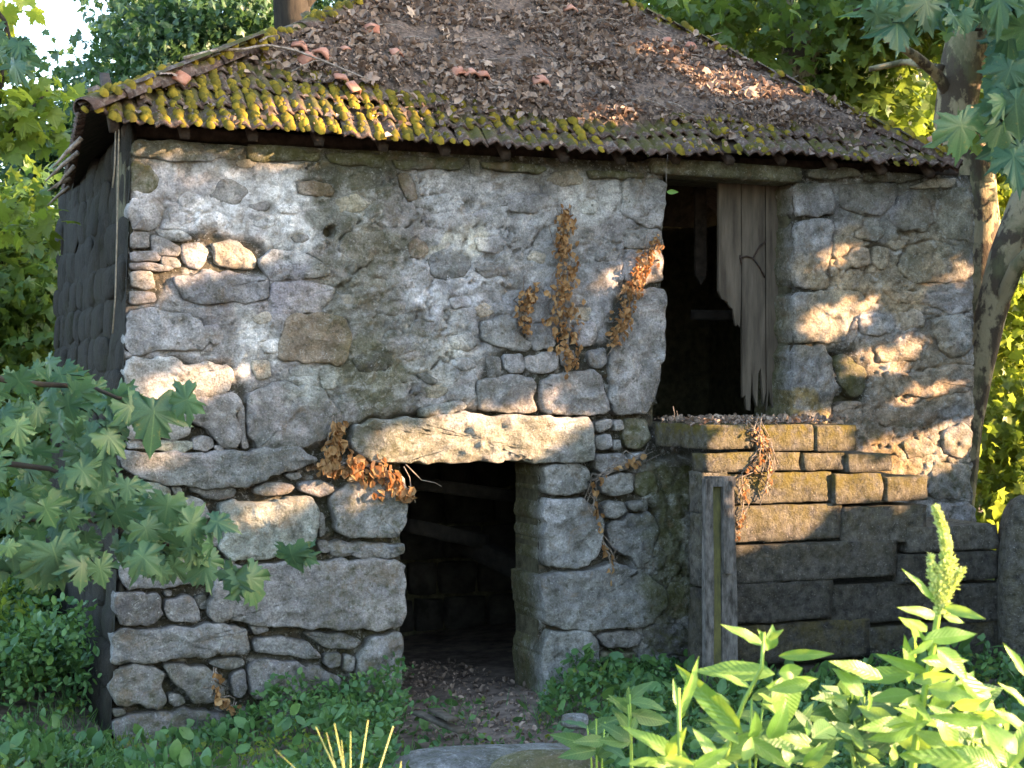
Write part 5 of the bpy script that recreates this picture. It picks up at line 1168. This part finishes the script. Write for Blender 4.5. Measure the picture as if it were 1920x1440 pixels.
# ------------------------------------------------------------------ unseen trees added right of the house for shade; crown gaps cut to place sun patches
LITW = [PL(q) for q in ('243,470 300,480 350,455 400,448 480,450 470,490 440,508 380,500 330,528 290,545 243,535', '235,705 300,695 410,682 440,705 430,730 350,745 240,748',
 '640,835 720,805 790,785 860,752 960,783 1090,781 1090,800 1000,835 900,868 760,870 640,868', '560,860 760,870 760,925 570,930', '410,945 530,930 590,940 500,960 420,975', '1120,490 1243,455 1243,530 1130,528', '925,742 1040,715 1060,745 940,765',
 '1500,600 1560,560 1620,550 1632,580 1570,622 1500,630', '1560,680 1640,640 1750,618 1750,642 1650,682 1580,692', '1490,800 1490,765 1560,770 1560,800', '1590,880 1600,815 1700,820 1740,795 1826,775 1826,860 1700,895 1600,890', '1660,742 1790,700 1790,716 1680,752',
 '240,850 310,852 310,875 240,875', '360,895 460,900 450,914 370,914', '1560,560 1632,550 1640,575 1570,590', '1500,470 1600,448 1600,462 1510,490', '1740,500 1826,490 1826,520 1750,520')]
LITS = [PL(q) for q in ('1300,780 1604,780 1604,850 1742,885 1742,935 1660,905 1570,945 1480,1012 1372,1015 1312,985 1312,880',)]
LITR = [PL(q) for q in ('470,190 560,168 700,168 805,198 790,225 700,252 560,240 480,222', '230,205 470,212 470,232 240,232', '1130,80 1220,70 1290,108 1380,138 1490,165 1480,182 1300,168 1230,115', '1230,130 1350,150 1440,190 1340,180 1240,150', '1080,193 1165,193 1165,214 1080,214', '1600,190 1690,215 1690,225 1600,200')]
rg = np.random.default_rng(3); n = 60000
gxx = rg.uniform(7.6, 11.5, n); base_y = rg.uniform(3.2, 15.2, n); gzz_ = .3 + rg.random(n) * 8.7
P = np.stack([gxx, base_y - .14 * (gxx - 8), gzz_], 1); sun = np.array(SUN)
def hitplane(P, p):
    n3 = np.array([*NN, 0]); q = np.array(W(0, p, 0)); t = ((P - q) @ n3) / (sun @ n3); H = P - sun * t[:, None]; return H
bad = np.zeros(n, bool)
for off in ((0, 0, 0), (0, .09, 0), (0, -.09, 0), (0, 0, .09), (0, 0, -.09), (0, .07, .07), (0, -.07, -.07)):
    Q = P + np.array(off)
    for p, polys in ((.0, LITW), (SP, LITS)):
        H = hitplane(Q, p); hx, hy = topx(H)
        for pl in polys: bad |= inpoly(hx, hy, pl)
    q = np.array(W(3.5, RP0, 4.5)); t = ((Q - q) @ RN) / (sun @ RN); H = Q - sun * t[:, None]; hx, hy = topx(H); up_ok = (H - q) @ RUP > -.05
    for pl in LITR: bad |= inpoly(hx, hy, pl) & up_ok
P = P[~bad]; r = rg.random(len(P)); cuts = [3.2, 5.6, 8.0, 10.4, 12.8, 15.2]
nmz = ['nearest', 'second', 'third', 'fourth', 'farthest']
for i in range(5):
    m_ = (P[:, 1] + .14 * (P[:, 0] - 8) >= cuts[i]) & (P[:, 1] + .14 * (P[:, 0] - 8) < cuts[i + 1]); Q = P[m_]; yc = (cuts[i] + cuts[i + 1]) / 2; b = (9.8, yc, g1(9.8, yc))
    t = thing('gobo_tree', b, nmz[i] + ' unseen tree of the added row, crown gaps cut to place sun patches on the house', 'tree', 'unseen tree row added right of the house for shade')
    trunk([(9.8, yc, b[2] - .1), (9.9, yc, 2), (9.9, yc + .1, 3.3)], [.1, .09, .05], t, M_BARK, 10, (), i)
    nq = len(Q); V, F, c = cloud(T_MAPS, Q, rg.uniform(.16, .24, nq), bases(nq, (0, 0, -.7), .6, (1, 0, .3), .5, rg), r[m_]); obj('crown', mesh_np('crown', V, F, M_LEAF_DK, False, c), t, 'stuff')
print('objects', len(bpy.data.objects))
